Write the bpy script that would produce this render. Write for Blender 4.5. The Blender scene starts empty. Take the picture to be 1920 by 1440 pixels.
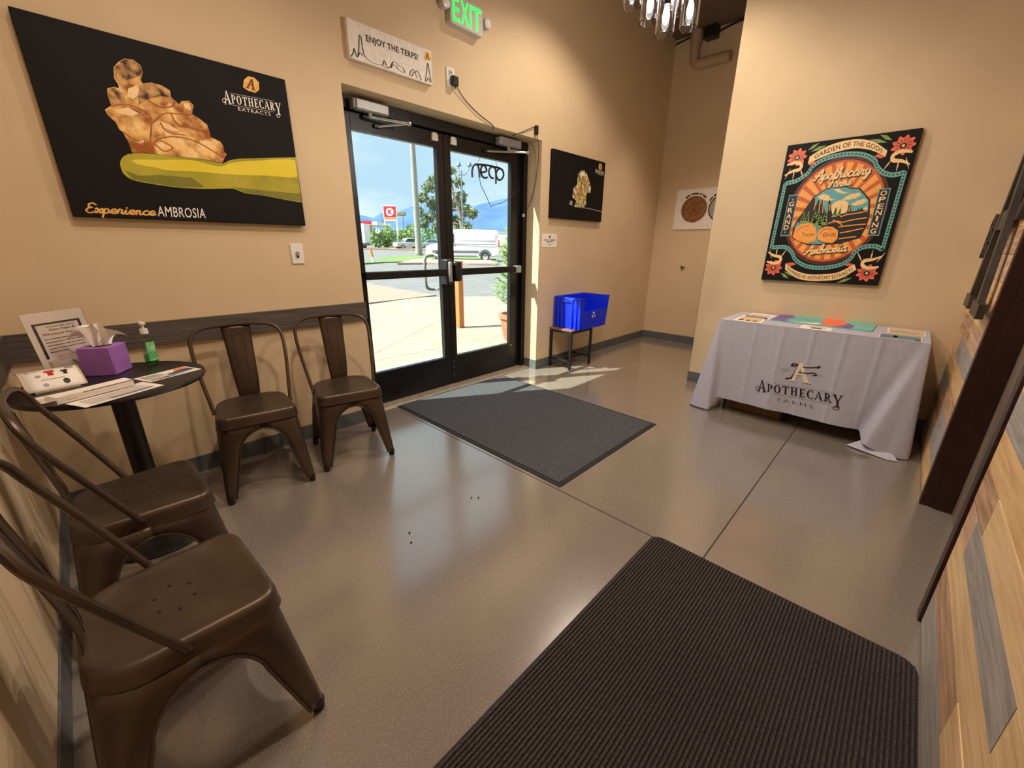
import bpy, math, random
from mathutils import Vector, Matrix
R = math.radians
PI = math.pi
scene = bpy.context.scene
COL = scene.collection
random.seed(7)

# ------------------------------------------------------------------ camera
cam_d = bpy.data.cameras.new('camera'); cam = bpy.data.objects.new('camera', cam_d); COL.objects.link(cam)
cam_d.sensor_fit = 'HORIZONTAL'; cam_d.sensor_width = 36.0
cam_d.lens = 762.351 / 1920 * 36.0
cam_d.clip_start = 0.02; cam_d.clip_end = 8000
def cam_matrix(loc, yaw, pitch, roll):
    y, p, r = R(yaw), R(pitch), R(roll)
    fw = Vector((-math.sin(y)*math.cos(p), math.cos(y)*math.cos(p), math.sin(p)))
    rt = Vector((math.cos(y), math.sin(y), 0)); up = rt.cross(fw)
    r2 = math.cos(r)*rt + math.sin(r)*up; u2 = -math.sin(r)*rt + math.cos(r)*up
    m = Matrix((r2, u2, -fw)).transposed().to_4x4(); m.translation = Vector(loc)
    return m
cam.matrix_world = cam_matrix((0.29, -2.768, 1.276), -46.377, -18.756, 0.6)
scene.camera = cam

# ------------------------------------------------------------------ world, sun, exposure
vs = scene.view_settings
vs.view_transform = 'Standard'; vs.look = 'None'; vs.exposure = 0.0; vs.gamma = 1.0; vs.use_curve_mapping = False
scene.cycles.use_denoising = True
scene.cycles.max_bounces = 10; scene.cycles.transparent_max_bounces = 24
scene.cycles.sample_clamp_indirect = 6.0
SKY_STRENGTH = 1.6
SUN_STRENGTH = 18.0
PENDANT, DOWN_A, DOWN_B, DOWN_C, DOWN_D, FILL_ALCOVE = 36, 62, 158, 155, 66, 88      # watts of the room's lamps, last the added alcove fill
w = bpy.data.worlds.new('sky'); scene.world = w; w.use_nodes = True
nt = w.node_tree; nt.nodes.clear()
o_ = nt.nodes.new('ShaderNodeOutputWorld'); bg = nt.nodes.new('ShaderNodeBackground')
tc = nt.nodes.new('ShaderNodeTexCoord'); mp = nt.nodes.new('ShaderNodeMapping'); mp.inputs['Scale'].default_value = (1.0, 1.0, 3.2)
nz = nt.nodes.new('ShaderNodeTexNoise'); nz.inputs['Scale'].default_value = 2.6; nz.inputs['Detail'].default_value = 7; nz.inputs['Roughness'].default_value = 0.55
cr = nt.nodes.new('ShaderNodeValToRGB')
cr.color_ramp.elements[0].position = 0.40; cr.color_ramp.elements[0].color = (0.46, 0.62, 0.80, 1)
cr.color_ramp.elements[1].position = 0.62; cr.color_ramp.elements[1].color = (0.76, 0.82, 0.88, 1)
e_ = cr.color_ramp.elements.new(0.50); e_.color = (0.58, 0.71, 0.83, 1)
nt.links.new(tc.outputs['Generated'], mp.inputs['Vector']); nt.links.new(mp.outputs['Vector'], nz.inputs['Vector'])
nt.links.new(nz.outputs['Fac'], cr.inputs['Fac']); nt.links.new(cr.outputs['Color'], bg.inputs['Color'])
bg.inputs['Strength'].default_value = SKY_STRENGTH
nt.links.new(bg.outputs['Background'], o_.inputs['Surface'])
sun_d = bpy.data.lights.new('sun', 'SUN'); sun_d.energy = SUN_STRENGTH; sun_d.angle = R(0.6); sun_d.color = (1.0, 0.95, 0.86)
sun = bpy.data.objects.new('sun', sun_d); COL.objects.link(sun); sun.location = (-8, 6, 12)
sun.rotation_euler = Vector((1.7, -1.0, -2.25)).to_track_quat('-Z', 'Y').to_euler()

# ------------------------------------------------------------------ helpers: materials
def srgb(c):
    return tuple((v/255/12.92 if v/255 <= 0.04045 else ((v/255+0.055)/1.055)**2.4) for v in c) + (1.0,)
MATS = {}
def mat(name, c1, c2=None, scale=12.0, rough=0.5, metal=0.0, bump=0.0, bscale=None, stretch=None, emit=0.0, spec=0.5,
        rough2=None, detail=4.0, speck=None, lo=0.35, hi=0.65, coat=0.0, trans=0.0):
    """procedural noise-driven principled material; colours are 0-255 sRGB"""
    m = bpy.data.materials.new(name); m.use_nodes = True; MATS[name] = m
    n = m.node_tree.nodes; l = m.node_tree.links; b = n['Principled BSDF']
    if c2 is None: c2 = tuple(min(255, v*1.06+1) for v in c1)
    t = n.new('ShaderNodeTexCoord'); mpn = n.new('ShaderNodeMapping')
    if stretch: mpn.inputs['Scale'].default_value = stretch
    l.new(t.outputs['Object'], mpn.inputs['Vector'])
    ns = n.new('ShaderNodeTexNoise'); ns.inputs['Scale'].default_value = scale; ns.inputs['Detail'].default_value = detail
    l.new(mpn.outputs['Vector'], ns.inputs['Vector'])
    ramp = n.new('ShaderNodeValToRGB'); ramp.color_ramp.elements[0].position = lo; ramp.color_ramp.elements[1].position = hi
    ramp.color_ramp.elements[0].color = srgb(c1); ramp.color_ramp.elements[1].color = srgb(c2)
    l.new(ns.outputs['Fac'], ramp.inputs['Fac'])
    col = ramp.outputs['Color']
    if speck:
        v = n.new('ShaderNodeTexNoise'); v.inputs['Scale'].default_value = speck[1]; v.inputs['Detail'].default_value = 2
        l.new(mpn.outputs['Vector'], v.inputs['Vector'])
        r2 = n.new('ShaderNodeValToRGB'); r2.color_ramp.elements[0].position = speck[2]; r2.color_ramp.elements[1].position = speck[2]+0.08
        r2.color_ramp.elements[0].color = (0, 0, 0, 1); r2.color_ramp.elements[1].color = (1, 1, 1, 1)
        l.new(v.outputs['Fac'], r2.inputs['Fac'])
        mx = n.new('ShaderNodeMix'); mx.data_type = 'RGBA'
        l.new(r2.outputs['Color'], mx.inputs[0]); l.new(col, mx.inputs[6]); mx.inputs[7].default_value = srgb(speck[0])
        col = mx.outputs[2]
    l.new(col, b.inputs['Base Color'])
    b.inputs['Roughness'].default_value = rough; b.inputs['Metallic'].default_value = metal
    b.inputs['Specular IOR Level'].default_value = spec
    if coat: b.inputs['Coat Weight'].default_value = coat; b.inputs['Coat Roughness'].default_value = 0.16; b.inputs['Coat IOR'].default_value = 1.8
    if trans: b.inputs['Transmission Weight'].default_value = trans
    if rough2 is not None:
        mr = n.new('ShaderNodeMapRange'); mr.inputs['From Min'].default_value = 0.3; mr.inputs['From Max'].default_value = 0.7
        mr.inputs['To Min'].default_value = rough; mr.inputs['To Max'].default_value = rough2
        l.new(ns.outputs['Fac'], mr.inputs['Value']); l.new(mr.outputs['Result'], b.inputs['Roughness'])
    if bump:
        nb = n.new('ShaderNodeTexNoise'); nb.inputs['Scale'].default_value = bscale or scale*4; nb.inputs['Detail'].default_value = 3
        l.new(mpn.outputs['Vector'], nb.inputs['Vector'])
        bp = n.new('ShaderNodeBump'); bp.inputs['Strength'].default_value = bump; bp.inputs['Distance'].default_value = 0.01
        l.new(nb.outputs['Fac'], bp.inputs['Height']); l.new(bp.outputs['Normal'], b.inputs['Normal'])
    if emit:
        l.new(col, b.inputs['Emission Color']); b.inputs['Emission Strength'].default_value = emit
    return m
def glass(name, tint, ior=1.45, gloss=1.0, rough=0.0, base=0.0):
    m = bpy.data.materials.new(name); m.use_nodes = True; n = m.node_tree.nodes; l = m.node_tree.links; n.clear()
    o = n.new('ShaderNodeOutputMaterial'); t = n.new('ShaderNodeBsdfTransparent'); g = n.new('ShaderNodeBsdfGlossy')
    # Schlick reflectance from the facing angle, the same on both faces of the sheet
    lw = n.new('ShaderNodeLayerWeight'); lw.inputs['Blend'].default_value = 0.5
    pw = n.new('ShaderNodeMath'); pw.operation = 'POWER'; pw.inputs[1].default_value = 5.0; l.new(lw.outputs['Facing'], pw.inputs[0])
    f0 = ((ior-1)/(ior+1))**2
    fr = n.new('ShaderNodeMath'); fr.operation = 'MULTIPLY_ADD'; fr.inputs[1].default_value = 1-f0; fr.inputs[2].default_value = f0; l.new(pw.outputs['Value'], fr.inputs[0])
    ns = n.new('ShaderNodeTexNoise'); ns.inputs['Scale'].default_value = 9.0
    mr = n.new('ShaderNodeMapRange'); mr.inputs['To Min'].default_value = rough; mr.inputs['To Max'].default_value = rough+0.01
    l.new(ns.outputs['Fac'], mr.inputs['Value']); l.new(mr.outputs['Result'], g.inputs['Roughness'])
    ml = n.new('ShaderNodeMath'); ml.operation = 'MULTIPLY_ADD'; ml.inputs[1].default_value = gloss; ml.inputs[2].default_value = base
    l.new(fr.outputs['Value'], ml.inputs[0])
    mx = n.new('ShaderNodeMixShader'); l.new(ml.outputs['Value'], mx.inputs['Fac'])
    t.inputs['Color'].default_value = srgb(tint); l.new(t.outputs['BSDF'], mx.inputs[1]); l.new(g.outputs['BSDF'], mx.inputs[2])
    l.new(mx.outputs['Shader'], o.inputs['Surface']); MATS[name] = m
    return m

# ------------------------------------------------------------------ helpers: geometry
class MB:
    """collects vertices and faces of one mesh"""
    def __init__(s): s.v = []; s.f = []
    def add(s, vs_, fs):
        k = len(s.v); s.v += [tuple(p) for p in vs_]; s.f += [tuple(i+k for i in f) for f in fs]; return s
    def box(s, a, b, rz=0, c=None):
        x0, y0, z0 = a; x1, y1, z1 = b
        vs_ = [(x0,y0,z0),(x1,y0,z0),(x1,y1,z0),(x0,y1,z0),(x0,y0,z1),(x1,y0,z1),(x1,y1,z1),(x0,y1,z1)]
        if rz:
            cx, cy = c or ((x0+x1)/2, (y0+y1)/2)
            vs_ = [(cx+(x-cx)*math.cos(rz)-(y-cy)*math.sin(rz), cy+(x-cx)*math.sin(rz)+(y-cy)*math.cos(rz), z) for x, y, z in vs_]
        return s.add(vs_, [(3,2,1,0),(4,5,6,7),(0,1,5,4),(1,2,6,5),(2,3,7,6),(3,0,4,7)])
    def hexa(s, bot, top):
        n = len(bot)
        fs = [tuple(reversed(range(n))), tuple(range(n, 2*n))] + [(i, (i+1) % n, n+(i+1) % n, n+i) for i in range(n)]
        return s.add(list(bot)+list(top), fs)
    def prism(s, poly, z0, z1):
        return s.hexa([(x, y, z0) for x, y in poly], [(x, y, z1) for x, y in poly])
    def cyl(s, p, q, r0, r1=None, n=16, caps=True):
        r1 = r0 if r1 is None else r1
        p, q = Vector(p), Vector(q); d = (q-p).normalized()
        a = d.orthogonal().normalized(); b = d.cross(a)
        vs_ = [p+(a*math.cos(2*PI*i/n)+b*math.sin(2*PI*i/n))*r0 for i in range(n)] + [q+(a*math.cos(2*PI*i/n)+b*math.sin(2*PI*i/n))*r1 for i in range(n)]
        fs = [(i, (i+1) % n, n+(i+1) % n, n+i) for i in range(n)]
        if caps: fs += [tuple(reversed(range(n))), tuple(range(n, 2*n))]
        return s.add(vs_, fs)
    def lathe(s, prof, c=(0, 0, 0), n=24, axis='z'):
        vs_ = []; fs = []; k = len(prof)
        for i in range(n):
            a = 2*PI*i/n
            for r, h in prof:
                if axis == 'z': vs_.append((c[0]+r*math.cos(a), c[1]+r*math.sin(a), c[2]+h))
                elif axis == 'y': vs_.append((c[0]+r*math.cos(a), c[1]+h, c[2]+r*math.sin(a)))
                else: vs_.append((c[0]+h, c[1]+r*math.cos(a), c[2]+r*math.sin(a)))
        for i in range(n):
            for j in range(k-1):
                fs.append((i*k+j, ((i+1) % n)*k+j, ((i+1) % n)*k+j+1, i*k+j+1))
        return s.add(vs_, fs)
    def tube(s, pts, r, n=8, closed=False, caps=True):
        pts = [Vector(p) for p in pts]; m = len(pts)
        rr = r if isinstance(r, (list, tuple)) else [r]*m
        vs_ = []; prev = None
        for i, p in enumerate(pts):
            if closed: d = pts[(i+1) % m]-pts[i-1]
            else: d = pts[min(i+1, m-1)]-pts[max(i-1, 0)]
            d.normalize()
            if prev is None: a = d.orthogonal().normalized()
            else:
                a = prev-d*prev.dot(d)
                a = a.normalized() if a.length > 1e-6 else d.orthogonal().normalized()
            prev = a; b = d.cross(a)
            vs_ += [p+(a*math.cos(2*PI*j/n)+b*math.sin(2*PI*j/n))*rr[i] for j in range(n)]
        fs = []
        for i in range(m if closed else m-1):
            i2 = (i+1) % m
            fs += [(i*n+j, i*n+(j+1) % n, i2*n+(j+1) % n, i2*n+j) for j in range(n)]
        if caps and not closed: fs += [tuple(reversed(range(n))), tuple(range((m-1)*n, m*n))]
        return s.add(vs_, fs)
    def grid(s, fn, nu, nv):
        vs_ = [fn(i/nu, j/nv) for i in range(nu+1) for j in range(nv+1)]
        fs = [(i*(nv+1)+j, (i+1)*(nv+1)+j, (i+1)*(nv+1)+j+1, i*(nv+1)+j+1) for i in range(nu) for j in range(nv)]
        return s.add(vs_, fs)
    def ball(s, c, r, nu=12, nv=8, sc=(1, 1, 1)):
        prof = [(math.sin(PI*j/nv)*r, -math.cos(PI*j/nv)*r) for j in range(nv+1)]
        k = len(s.v); s.lathe(prof, (0, 0, 0), nu)
        s.v[k:] = [(c[0]+x*sc[0], c[1]+y*sc[1], c[2]+z*sc[2]) for x, y, z in s.v[k:]]
        return s

def wloc(o):
    p = Vector((0, 0, 0))
    while o is not None: p += o.location; o = o.parent
    return p
def build(name, mb, m, parent=None, world=False, smooth=True, bev=0, solid=0, ang=35, sub=0):
    me = bpy.data.meshes.new(name)
    vs_ = mb.v
    if world and parent is not None:
        o = wloc(parent); vs_ = [(x-o.x, y-o.y, z-o.z) for x, y, z in vs_]
    me.from_pydata(vs_, [], mb.f); me.validate(); me.update()
    if smooth:
        me.polygons.foreach_set('use_smooth', [True]*len(me.polygons)); me.set_sharp_from_angle(angle=R(ang))
    ob = bpy.data.objects.new(name, me); COL.objects.link(ob)
    if m is not None: me.materials.append(MATS[m] if isinstance(m, str) else m)
    if parent is not None: ob.parent = parent
    if solid:
        md = ob.modifiers.new('solid', 'SOLIDIFY'); md.thickness = solid; md.offset = 0
    if sub:
        md = ob.modifiers.new('sub', 'SUBSURF'); md.levels = sub; md.render_levels = sub
    if bev:
        md = ob.modifiers.new('bevel', 'BEVEL'); md.width = bev; md.segments = 2; md.limit_method = 'ANGLE'; md.angle_limit = R(40)
    return ob
def tag(o, label, cat, group=None):
    o['label'] = label; o['category'] = cat
    if group: o['group'] = group
    return o
def thing(name, label, cat, loc=(0, 0, 0), rz=0, group=None):
    o = bpy.data.objects.new(name, None); COL.objects.link(o); o.location = loc; o.rotation_euler = (0, 0, rz)
    o.empty_display_size = 0.1
    return tag(o, label, cat, group)
def struct(name, mb, m, label=None, parent=None, **k):
    o = build(name, mb, m, parent, **k)
    if parent is None: o['kind'] = 'structure'
    if label: o['label'] = label
    return o
def copy_tree(o, parent=None):
    c = o.copy(); COL.objects.link(c); c.parent = parent
    for ch in [x for x in bpy.data.objects if x.parent == o]: copy_tree(ch, c)
    return c

# ------------------------------------------------------------------ helpers: flat print (polygons in 2D)
def cat(pts, n=6, closed=False):
    """Catmull-Rom samples"""
    m = len(pts)
    if m < 3 and not closed: return list(pts)
    out = []
    for i in range(m if closed else m-1):
        p0, p1, p2, p3 = (pts[(i-1) % m], pts[i], pts[(i+1) % m], pts[(i+2) % m]) if closed else (pts[max(i-1, 0)], pts[i], pts[i+1], pts[min(i+2, m-1)])
        for k in range(n):
            t = k/n
            out.append(tuple(0.5*((2*b)+(-a+c)*t+(2*a-5*b+4*c-d)*t*t+(-a+3*b-3*c+d)*t**3) for a, b, c, d in zip(p0, p1, p2, p3)))
    if not closed: out.append(tuple(pts[-1]))
    return out
def stroke(pts, wd, closed=False, smooth=True, n=6):
    """polygons for a line of given width (a number or a list per input point)"""
    if smooth and (len(pts) > 2): q = cat(pts, n, closed)
    else: q = list(pts)
    m = len(q); out = []
    def wat(i):
        if isinstance(wd, (int, float)): return wd
        t = i/(m-1)*(len(wd)-1); k = min(int(t), len(wd)-2); return wd[k]+(wd[k+1]-wd[k])*(t-k)
    L = []; Rr = []
    for i, p in enumerate(q):
        a = q[(i+1) % m] if (closed or i < m-1) else q[i]; b = q[i-1] if (closed or i > 0) else q[i]
        dx, dy = a[0]-b[0], a[1]-b[1]; ln = math.hypot(dx, dy) or 1
        h = wat(i)/2; nx, ny = -dy/ln*h, dx/ln*h
        L.append((p[0]+nx, p[1]+ny)); Rr.append((p[0]-nx, p[1]-ny))
    for i in range(m if closed else m-1):
        j = (i+1) % m; out.append([Rr[i], Rr[j], L[j], L[i]])
    return out
def disc(cx, cy, rx, ry=None, n=20, a0=0):
    ry = rx if ry is None else ry
    return [(cx+rx*math.cos(2*PI*i/n+a0), cy+ry*math.sin(2*PI*i/n+a0)) for i in range(n)]
TXT = {}
def text2d(s, shear=0.0, offset=0.0, space=1.0):
    """built-in font text as 2D polygons normalised to height 1 (cap height) with its width"""
    key = (s, shear, offset, space)
    if key not in TXT:
        cu = bpy.data.curves.new('t', 'FONT'); cu.body = s; cu.size = 1; cu.shear = shear; cu.offset = offset; cu.space_character = space
        cu.resolution_u = 3
        ob = bpy.data.objects.new('t', cu); COL.objects.link(ob)
        bpy.context.view_layer.update()
        me = bpy.data.meshes.new_from_object(ob.evaluated_get(bpy.context.evaluated_depsgraph_get()))
        vs_ = [(v.co.x, v.co.y) for v in me.vertices]; ps = [[vs_[i] for i in p.vertices] for p in me.polygons]
        bpy.data.objects.remove(ob); bpy.data.curves.remove(cu); bpy.data.meshes.remove(me)
        x0 = min(v[0] for v in vs_); x1 = max(v[0] for v in vs_); y0 = min(v[1] for v in vs_); y1 = max(v[1] for v in vs_)
        TXT[key] = [[((x-x0)/(x1-x0), (y-y0)/(y1-y0)) for x, y in p] for p in ps]
    return TXT[key]
def affine(polys, o, rgt, up):
    """maps unit-square polygons onto the parallelogram o, rgt (bottom right), up (top left)"""
    ax, ay = rgt[0]-o[0], rgt[1]-o[1]; bx, by = up[0]-o[0], up[1]-o[1]
    return [[(o[0]+ax*x+bx*y, o[1]+ay*x+by*y) for x, y in p] for p in polys]
def tbox(s, o, rgt, up, **k): return affine(text2d(s, **k), o, rgt, up)
SCR = {
 'a': ([[(.42,.42),(.27,.5),(.10,.36),(.06,.15),(.18,.02),(.35,.14),(.44,.48),(.40,.12),(.5,.02),(.6,.1)]], .56),
 'b': ([[(.02,.06),(.2,.55),(.26,.92),(.17,1),(.1,.7),(.09,.12),(.24,.02),(.4,.2),(.35,.42),(.22,.38)],[(.35,.42),(.5,.4)]], .5),
 'c': ([[(.4,.38),(.3,.5),(.12,.4),(.06,.2),(.18,.02),(.35,.05),(.48,.15)]], .45),
 'e': ([[(.05,.2),(.25,.22),(.38,.36),(.28,.5),(.1,.38),(.07,.15),(.2,.02),(.38,.06),(.48,.16)]], .45),
 'h': ([[(.0,.06),(.18,.6),(.25,.96),(.15,.98),(.1,.6),(.08,.02)],[(.08,.2),(.22,.46),(.34,.42),(.34,.12),(.42,.02),(.54,.12)]], .52),
 'i': ([[(.03,.12),(.15,.48),(.13,.1),(.22,.02),(.34,.12)],[(.16,.66),(.2,.7)]], .31),
 'm': ([[(.03,.3),(.1,.48),(.08,.02)],[(.08,.2),(.2,.48),(.28,.4),(.27,.02)],[(.27,.2),(.4,.48),(.48,.4),(.47,.1),(.55,.02),(.66,.12)]], .64),
 'n': ([[(.03,.3),(.1,.48),(.08,.02)],[(.08,.2),(.22,.48),(.32,.4),(.31,.1),(.4,.02),(.52,.12)]], .5),
 'o': ([[(.26,.5),(.1,.4),(.06,.16),(.2,.02),(.38,.14),(.38,.38),(.26,.5),(.34,.4),(.52,.42)]], .5),
 'p': ([[(.02,.2),(.12,.48),(.1,.0),(.06,-.4)],[(.1,.3),(.25,.5),(.4,.36),(.36,.1),(.2,.02),(.1,.1)],[(.36,.1),(.5,.1)]], .5),
 'r': ([[(.03,.1),(.12,.5),(.22,.46),(.3,.46),(.28,.12),(.36,.02),(.46,.1)]], .43),
 's': ([[(.0,.05),(.2,.5),(.3,.3),(.26,.06),(.08,.06)],[(.26,.06),(.42,.12)]], .38),
 't': ([[(.02,.1),(.16,.6),(.2,.9),(.14,.2),(.22,.02),(.36,.12)],[(.04,.6),(.34,.64)]], .34),
 'x': ([[(.02,.42),(.12,.48),(.3,.04),(.44,.1)],[(.4,.48),(.06,.02)]], .44),
 'y': ([[(.03,.4),(.1,.48),(.12,.15),(.22,.04),(.36,.2),(.42,.48),(.36,-.1),(.2,-.4),(.08,-.3),(.3,-.02),(.5,.15)]], .48),
 'A': ([[(-.1,.1),(.05,.0),(.3,.5),(.55,1.0),(.6,.5),(.64,.02),(.74,.08)],[(.02,.34),(.35,.4),(.68,.42)]], .74),
 'E': ([[(.6,.85),(.4,1.0),(.18,.85),(.22,.6),(.42,.55),(.2,.5),(.05,.25),(.2,.02),(.45,.04),(.62,.2)]], .6),
 'F': ([[(.0,.85),(.2,1.0),(.75,.98)],[(.38,.98),(.32,.4),(.2,.05),(.02,.02)],[(.18,.5),(.55,.54)]], .6),
}
def script(s, wd=.1, shear=.22):
    """joined-up brush lettering as polygons, x advance in cap heights; normalised to unit width"""
    x = 0; out = []
    for ch in s:
        if ch == ' ': x += .3; continue
        g, adv = SCR[ch]
        for pl in g:
            q = [(x+a+b*shear, b) for a, b in pl]
            out += stroke(q, wd, n=5)
            out += [disc(q[0][0], q[0][1], wd*.5, n=8), disc(q[-1][0], q[-1][1], wd*.5, n=8)]
        x += adv
    return [[(a/x, b) for a, b in p] for p in out]
def bar(x0, y0, x1, y1): return [(x0, y0), (x1, y0), (x1, y1), (x0, y1)]
def ring(cx, cy, rx, ry, tx, ty, a0=0, a1=360, n=24):
    out = []
    for i in range(n):
        a, b = R(a0+(a1-a0)*i/n), R(a0+(a1-a0)*(i+1)/n)
        f = lambda t, k: (cx+(rx-k*tx)*math.cos(t), cy+(ry-k*ty)*math.sin(t))
        out.append([f(a, 0), f(b, 0), f(b, 1), f(a, 1)])
    return out
SER = {
 'P': ([bar(.08,.06,.26,.94), bar(0,0,.36,.07), bar(0,.93,.3,1)]+ring(.3,.71,.3,.29,.17,.07,-90,90), .66),
 'O': (ring(.36,.5,.36,.52,.19,.07), .78),
 'T': ([bar(.26,.06,.44,.97), bar(.16,0,.54,.07), bar(0,.9,.7,1), bar(0,.72,.06,.95), bar(.64,.72,.7,.95)], .76),
 'H': ([bar(.07,.03,.24,.97), bar(.5,.03,.67,.97), bar(0,0,.31,.07), bar(.43,0,.74,.07), bar(0,.93,.31,1), bar(.43,.93,.74,1), bar(.2,.46,.55,.53)], .82),
 'E': ([bar(.07,.03,.25,.97), bar(0,0,.58,.08), bar(0,.92,.56,1), bar(.2,.46,.45,.53), bar(.52,0,.58,.26), bar(.5,.76,.56,1), bar(.4,.38,.45,.61)], .66),
 'C': (ring(.38,.5,.38,.52,.19,.07,50,310)+[bar(.56,.7,.62,1.0), bar(.58,.0,.64,.22)], .72),
 'A': ([[(.0,0),(.08,0),(.38,1),(.32,1)], [(.30,1),(.42,1),(.74,0),(.52,0)], bar(.14,.28,.56,.35), bar(-.06,0,.14,.06), bar(.46,0,.8,.06)], .78),
 'R': ([bar(.08,.06,.26,.94), bar(0,0,.34,.07), bar(0,.93,.3,1), [(.26,.46),(.42,.5),(.72,0),(.52,0)], bar(.5,0,.8,.07)]+ring(.28,.72,.3,.28,.17,.07,-90,90), .76),
 'Y': ([[(.0,1),(.2,1),(.44,.42),(.3,.42)], [(.62,1),(.7,1),(.42,.4),(.34,.44)], bar(.28,.03,.46,.48), bar(.18,0,.56,.07), bar(-.05,.94,.28,1), bar(.52,.94,.78,1)], .72),
}
def apothecary():
    """wordmark: large first and last letters with curls, thin rules above and below; unit box of the middle letters"""
    x = 0; out = []; W = []
    for ch in 'APOTHECARY':
        W.append(x); x += SER[ch][1]+.1
    tot = x-.1
    for ch, x0, i in zip('APOTHECARY', W, range(10)):
        k = 1.0
        for p in SER[ch][0]:
            if i == 0: out.append([((x0+a*1.15-.12)/tot, b*1.45-.1) for a, b in p])
            elif i == 9: out.append([((x0+a*1.2)/tot, b*1.45-.45) for a, b in p])
            else: out.append([((x0+a)/tot, b) for a, b in p])
    # curls at both ends
    out += [[(a/tot, b) for a, b in p] for p in stroke([(.0,-.1),(-.1,-.3),(-.02,-.05),(.08,.3),(-.1,.42),(-.36,.3),(-.42,.05),(-.24,-.08),(-.1,.1)], .07)]
    e = tot
    out += [[(a/tot, b) for a, b in p] for p in stroke([(e-.45,-.45),(e-.7,-.5),(e-.6,-.75),(e-.3,-.72),(e-.12,-.5),(e-.2,-.3),(e-.42,-.36)], .07)]
    out += [[(a/tot, b) for a, b in p] for p in [bar(.75, 1.14, tot-.9, 1.17), bar(.3, -.2, tot-1.0, -.17)]]
    return out
def monogram():
    """interlaced A over F emblem in a unit box: (black F strokes, light A polygons)"""
    F = stroke([(.05,.05),(.22,.12),(.32,.5),(.38,.9),(.25,.98),(.2,.86),(.3,.84)], .07) + stroke([(.3,.88),(.6,.84),(.85,.9),(.95,.98),(.88,.86)], .06) + stroke([(.3,.52),(.6,.5),(.82,.56),(.88,.44),(.78,.42)], .06)
    A = [[(.20,.0),(.34,.0),(.60,1.0),(.46,1.0)], [(.46,1.0),(.60,1.0),(.92,.0),(.72,.0)], bar(.33,.36,.72,.44), bar(.12,0,.42,.06), bar(.64,0,1.0,.06)]
    return F, A
def decal(name, m, polys, fn, parent, off=0.0006, world=True):
    """thin printed layer: fn(u, v, off) -> point"""
    def one(ps):
        mb = MB()
        for i, p in enumerate(ps): mb.add([fn(u, v, off+(i % 37)*6e-6*(len(p) > 3)) for u, v in p], [tuple(range(len(p)))])   # tiny steps keep overlapping strokes from being coplanar
        return build(name, mb, m, parent, world=world, smooth=False)
    if name == 'lettering' or len(polys) == 1: return one(polys)
    key = {}; grp = list(range(len(polys)))
    def find(i):
        while grp[i] != i: i = grp[i]
        return i
    bb = [(min(q[0] for q in p), max(q[0] for q in p), min(q[1] for q in p), max(q[1] for q in p)) for p in polys]
    for i in range(len(polys)):
        for k in range(i):
            a_, b_ = bb[i], bb[k]
            if a_[0] <= b_[1]+1e-5 and b_[0] <= a_[1]+1e-5 and a_[2] <= b_[3]+1e-5 and b_[2] <= a_[3]+1e-5:
                ra, rb_ = find(i), find(k)
                if ra != rb_: grp[ra] = rb_
    sets = {}
    for i, p in enumerate(polys): sets.setdefault(find(i), []).append(p)
    if len(sets) > 30:
        o = one(polys); o['kind'] = 'stuff'; return o
    for s_ in sets.values(): o = one(s_)
    return o

# ------------------------------------------------------------------ materials
mat('wall_paint', (208,186,150), (212,190,154), 3.0, rough=0.62, bump=0.05, bscale=160, spec=0.35)
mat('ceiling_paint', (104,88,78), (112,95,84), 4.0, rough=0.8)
mat('floor_concrete', (121,112,102), (131,122,111), 0.9, rough=0.19, rough2=0.25, bump=0.012, bscale=240, speck=((156,147,137), 230, 0.58), detail=8, spec=0.8, coat=1.0)
mat('joint_dark', (52,46,40), (66,58,50), 60, rough=0.9)
mat('rubber_base', (84,88,90), (94,98,99), 10, rough=0.5)
mat('plank_dark', (66,58,54), (98,88,80), 8, rough=0.6, stretch=(0.5,6,18), bump=0.3, bscale=20, detail=8)
mat('wood_tan', (218, 180, 130), (238, 206, 156), 5, rough=0.55, stretch=(0.7,8,9), bump=0.12, bscale=12, detail=8)
mat('wood_gold', (208, 164, 112), (232, 194, 140), 5, rough=0.55, stretch=(0.8,8,8), bump=0.12, bscale=12, detail=8)
mat('wood_brown', (158, 122, 94), (206, 170, 134), 6, rough=0.6, stretch=(0.8,8,9), bump=0.16, bscale=14, detail=9)
mat('wood_grey', (146, 140, 134), (176, 169, 162), 7, rough=0.65, stretch=(0.7,8,9), bump=0.12, bscale=14, detail=8)
mat('wood_pink', (188, 150, 122), (216, 180, 150), 6, rough=0.6, stretch=(0.7,8,9), bump=0.12, bscale=14, detail=8)
mat('frame_brown', (44,18,14), (52,22,17), 8, rough=0.38)
mat('leaf_greige', (110,94,80), (132,116,100), 8, rough=0.5, stretch=(6,6,0.6), detail=6)
mat('black_alu', (17,15,15), (21,19,18), 20, rough=0.38, spec=0.4)
mat('black_metal', (22,21,22), (27,26,26), 20, rough=0.4)
mat('dark_rubber', (26,25,25), (34,33,32), 30, rough=0.8)
mat('alu', (176,174,170), (190,188,184), 14, rough=0.35, metal=0.7)
mat('alu_grey', (150,148,150), (160,158,158), 14, rough=0.4, metal=0.3)
mat('threshold', (176,160,140), (196,182,162), 20, rough=0.4, metal=0.4)
mat('white_plastic', (226,222,214), (232,228,220), 9, rough=0.4)
mat('grey_plastic', (188,188,182), (196,195,190), 9, rough=0.45)
mat('chair_metal', (76,62,50), (88,73,59), 7, rough=0.32, metal=0.55, rough2=0.42, spec=0.5)
mat('hole_dark', (12,10,9), (15,12,11), 20, rough=0.9)
mat('mat_charcoal', (62,64,69), (116,118,123), 260, rough=1.0, bump=0.9, bscale=420, spec=0.05, lo=0.3, hi=0.7)
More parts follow.
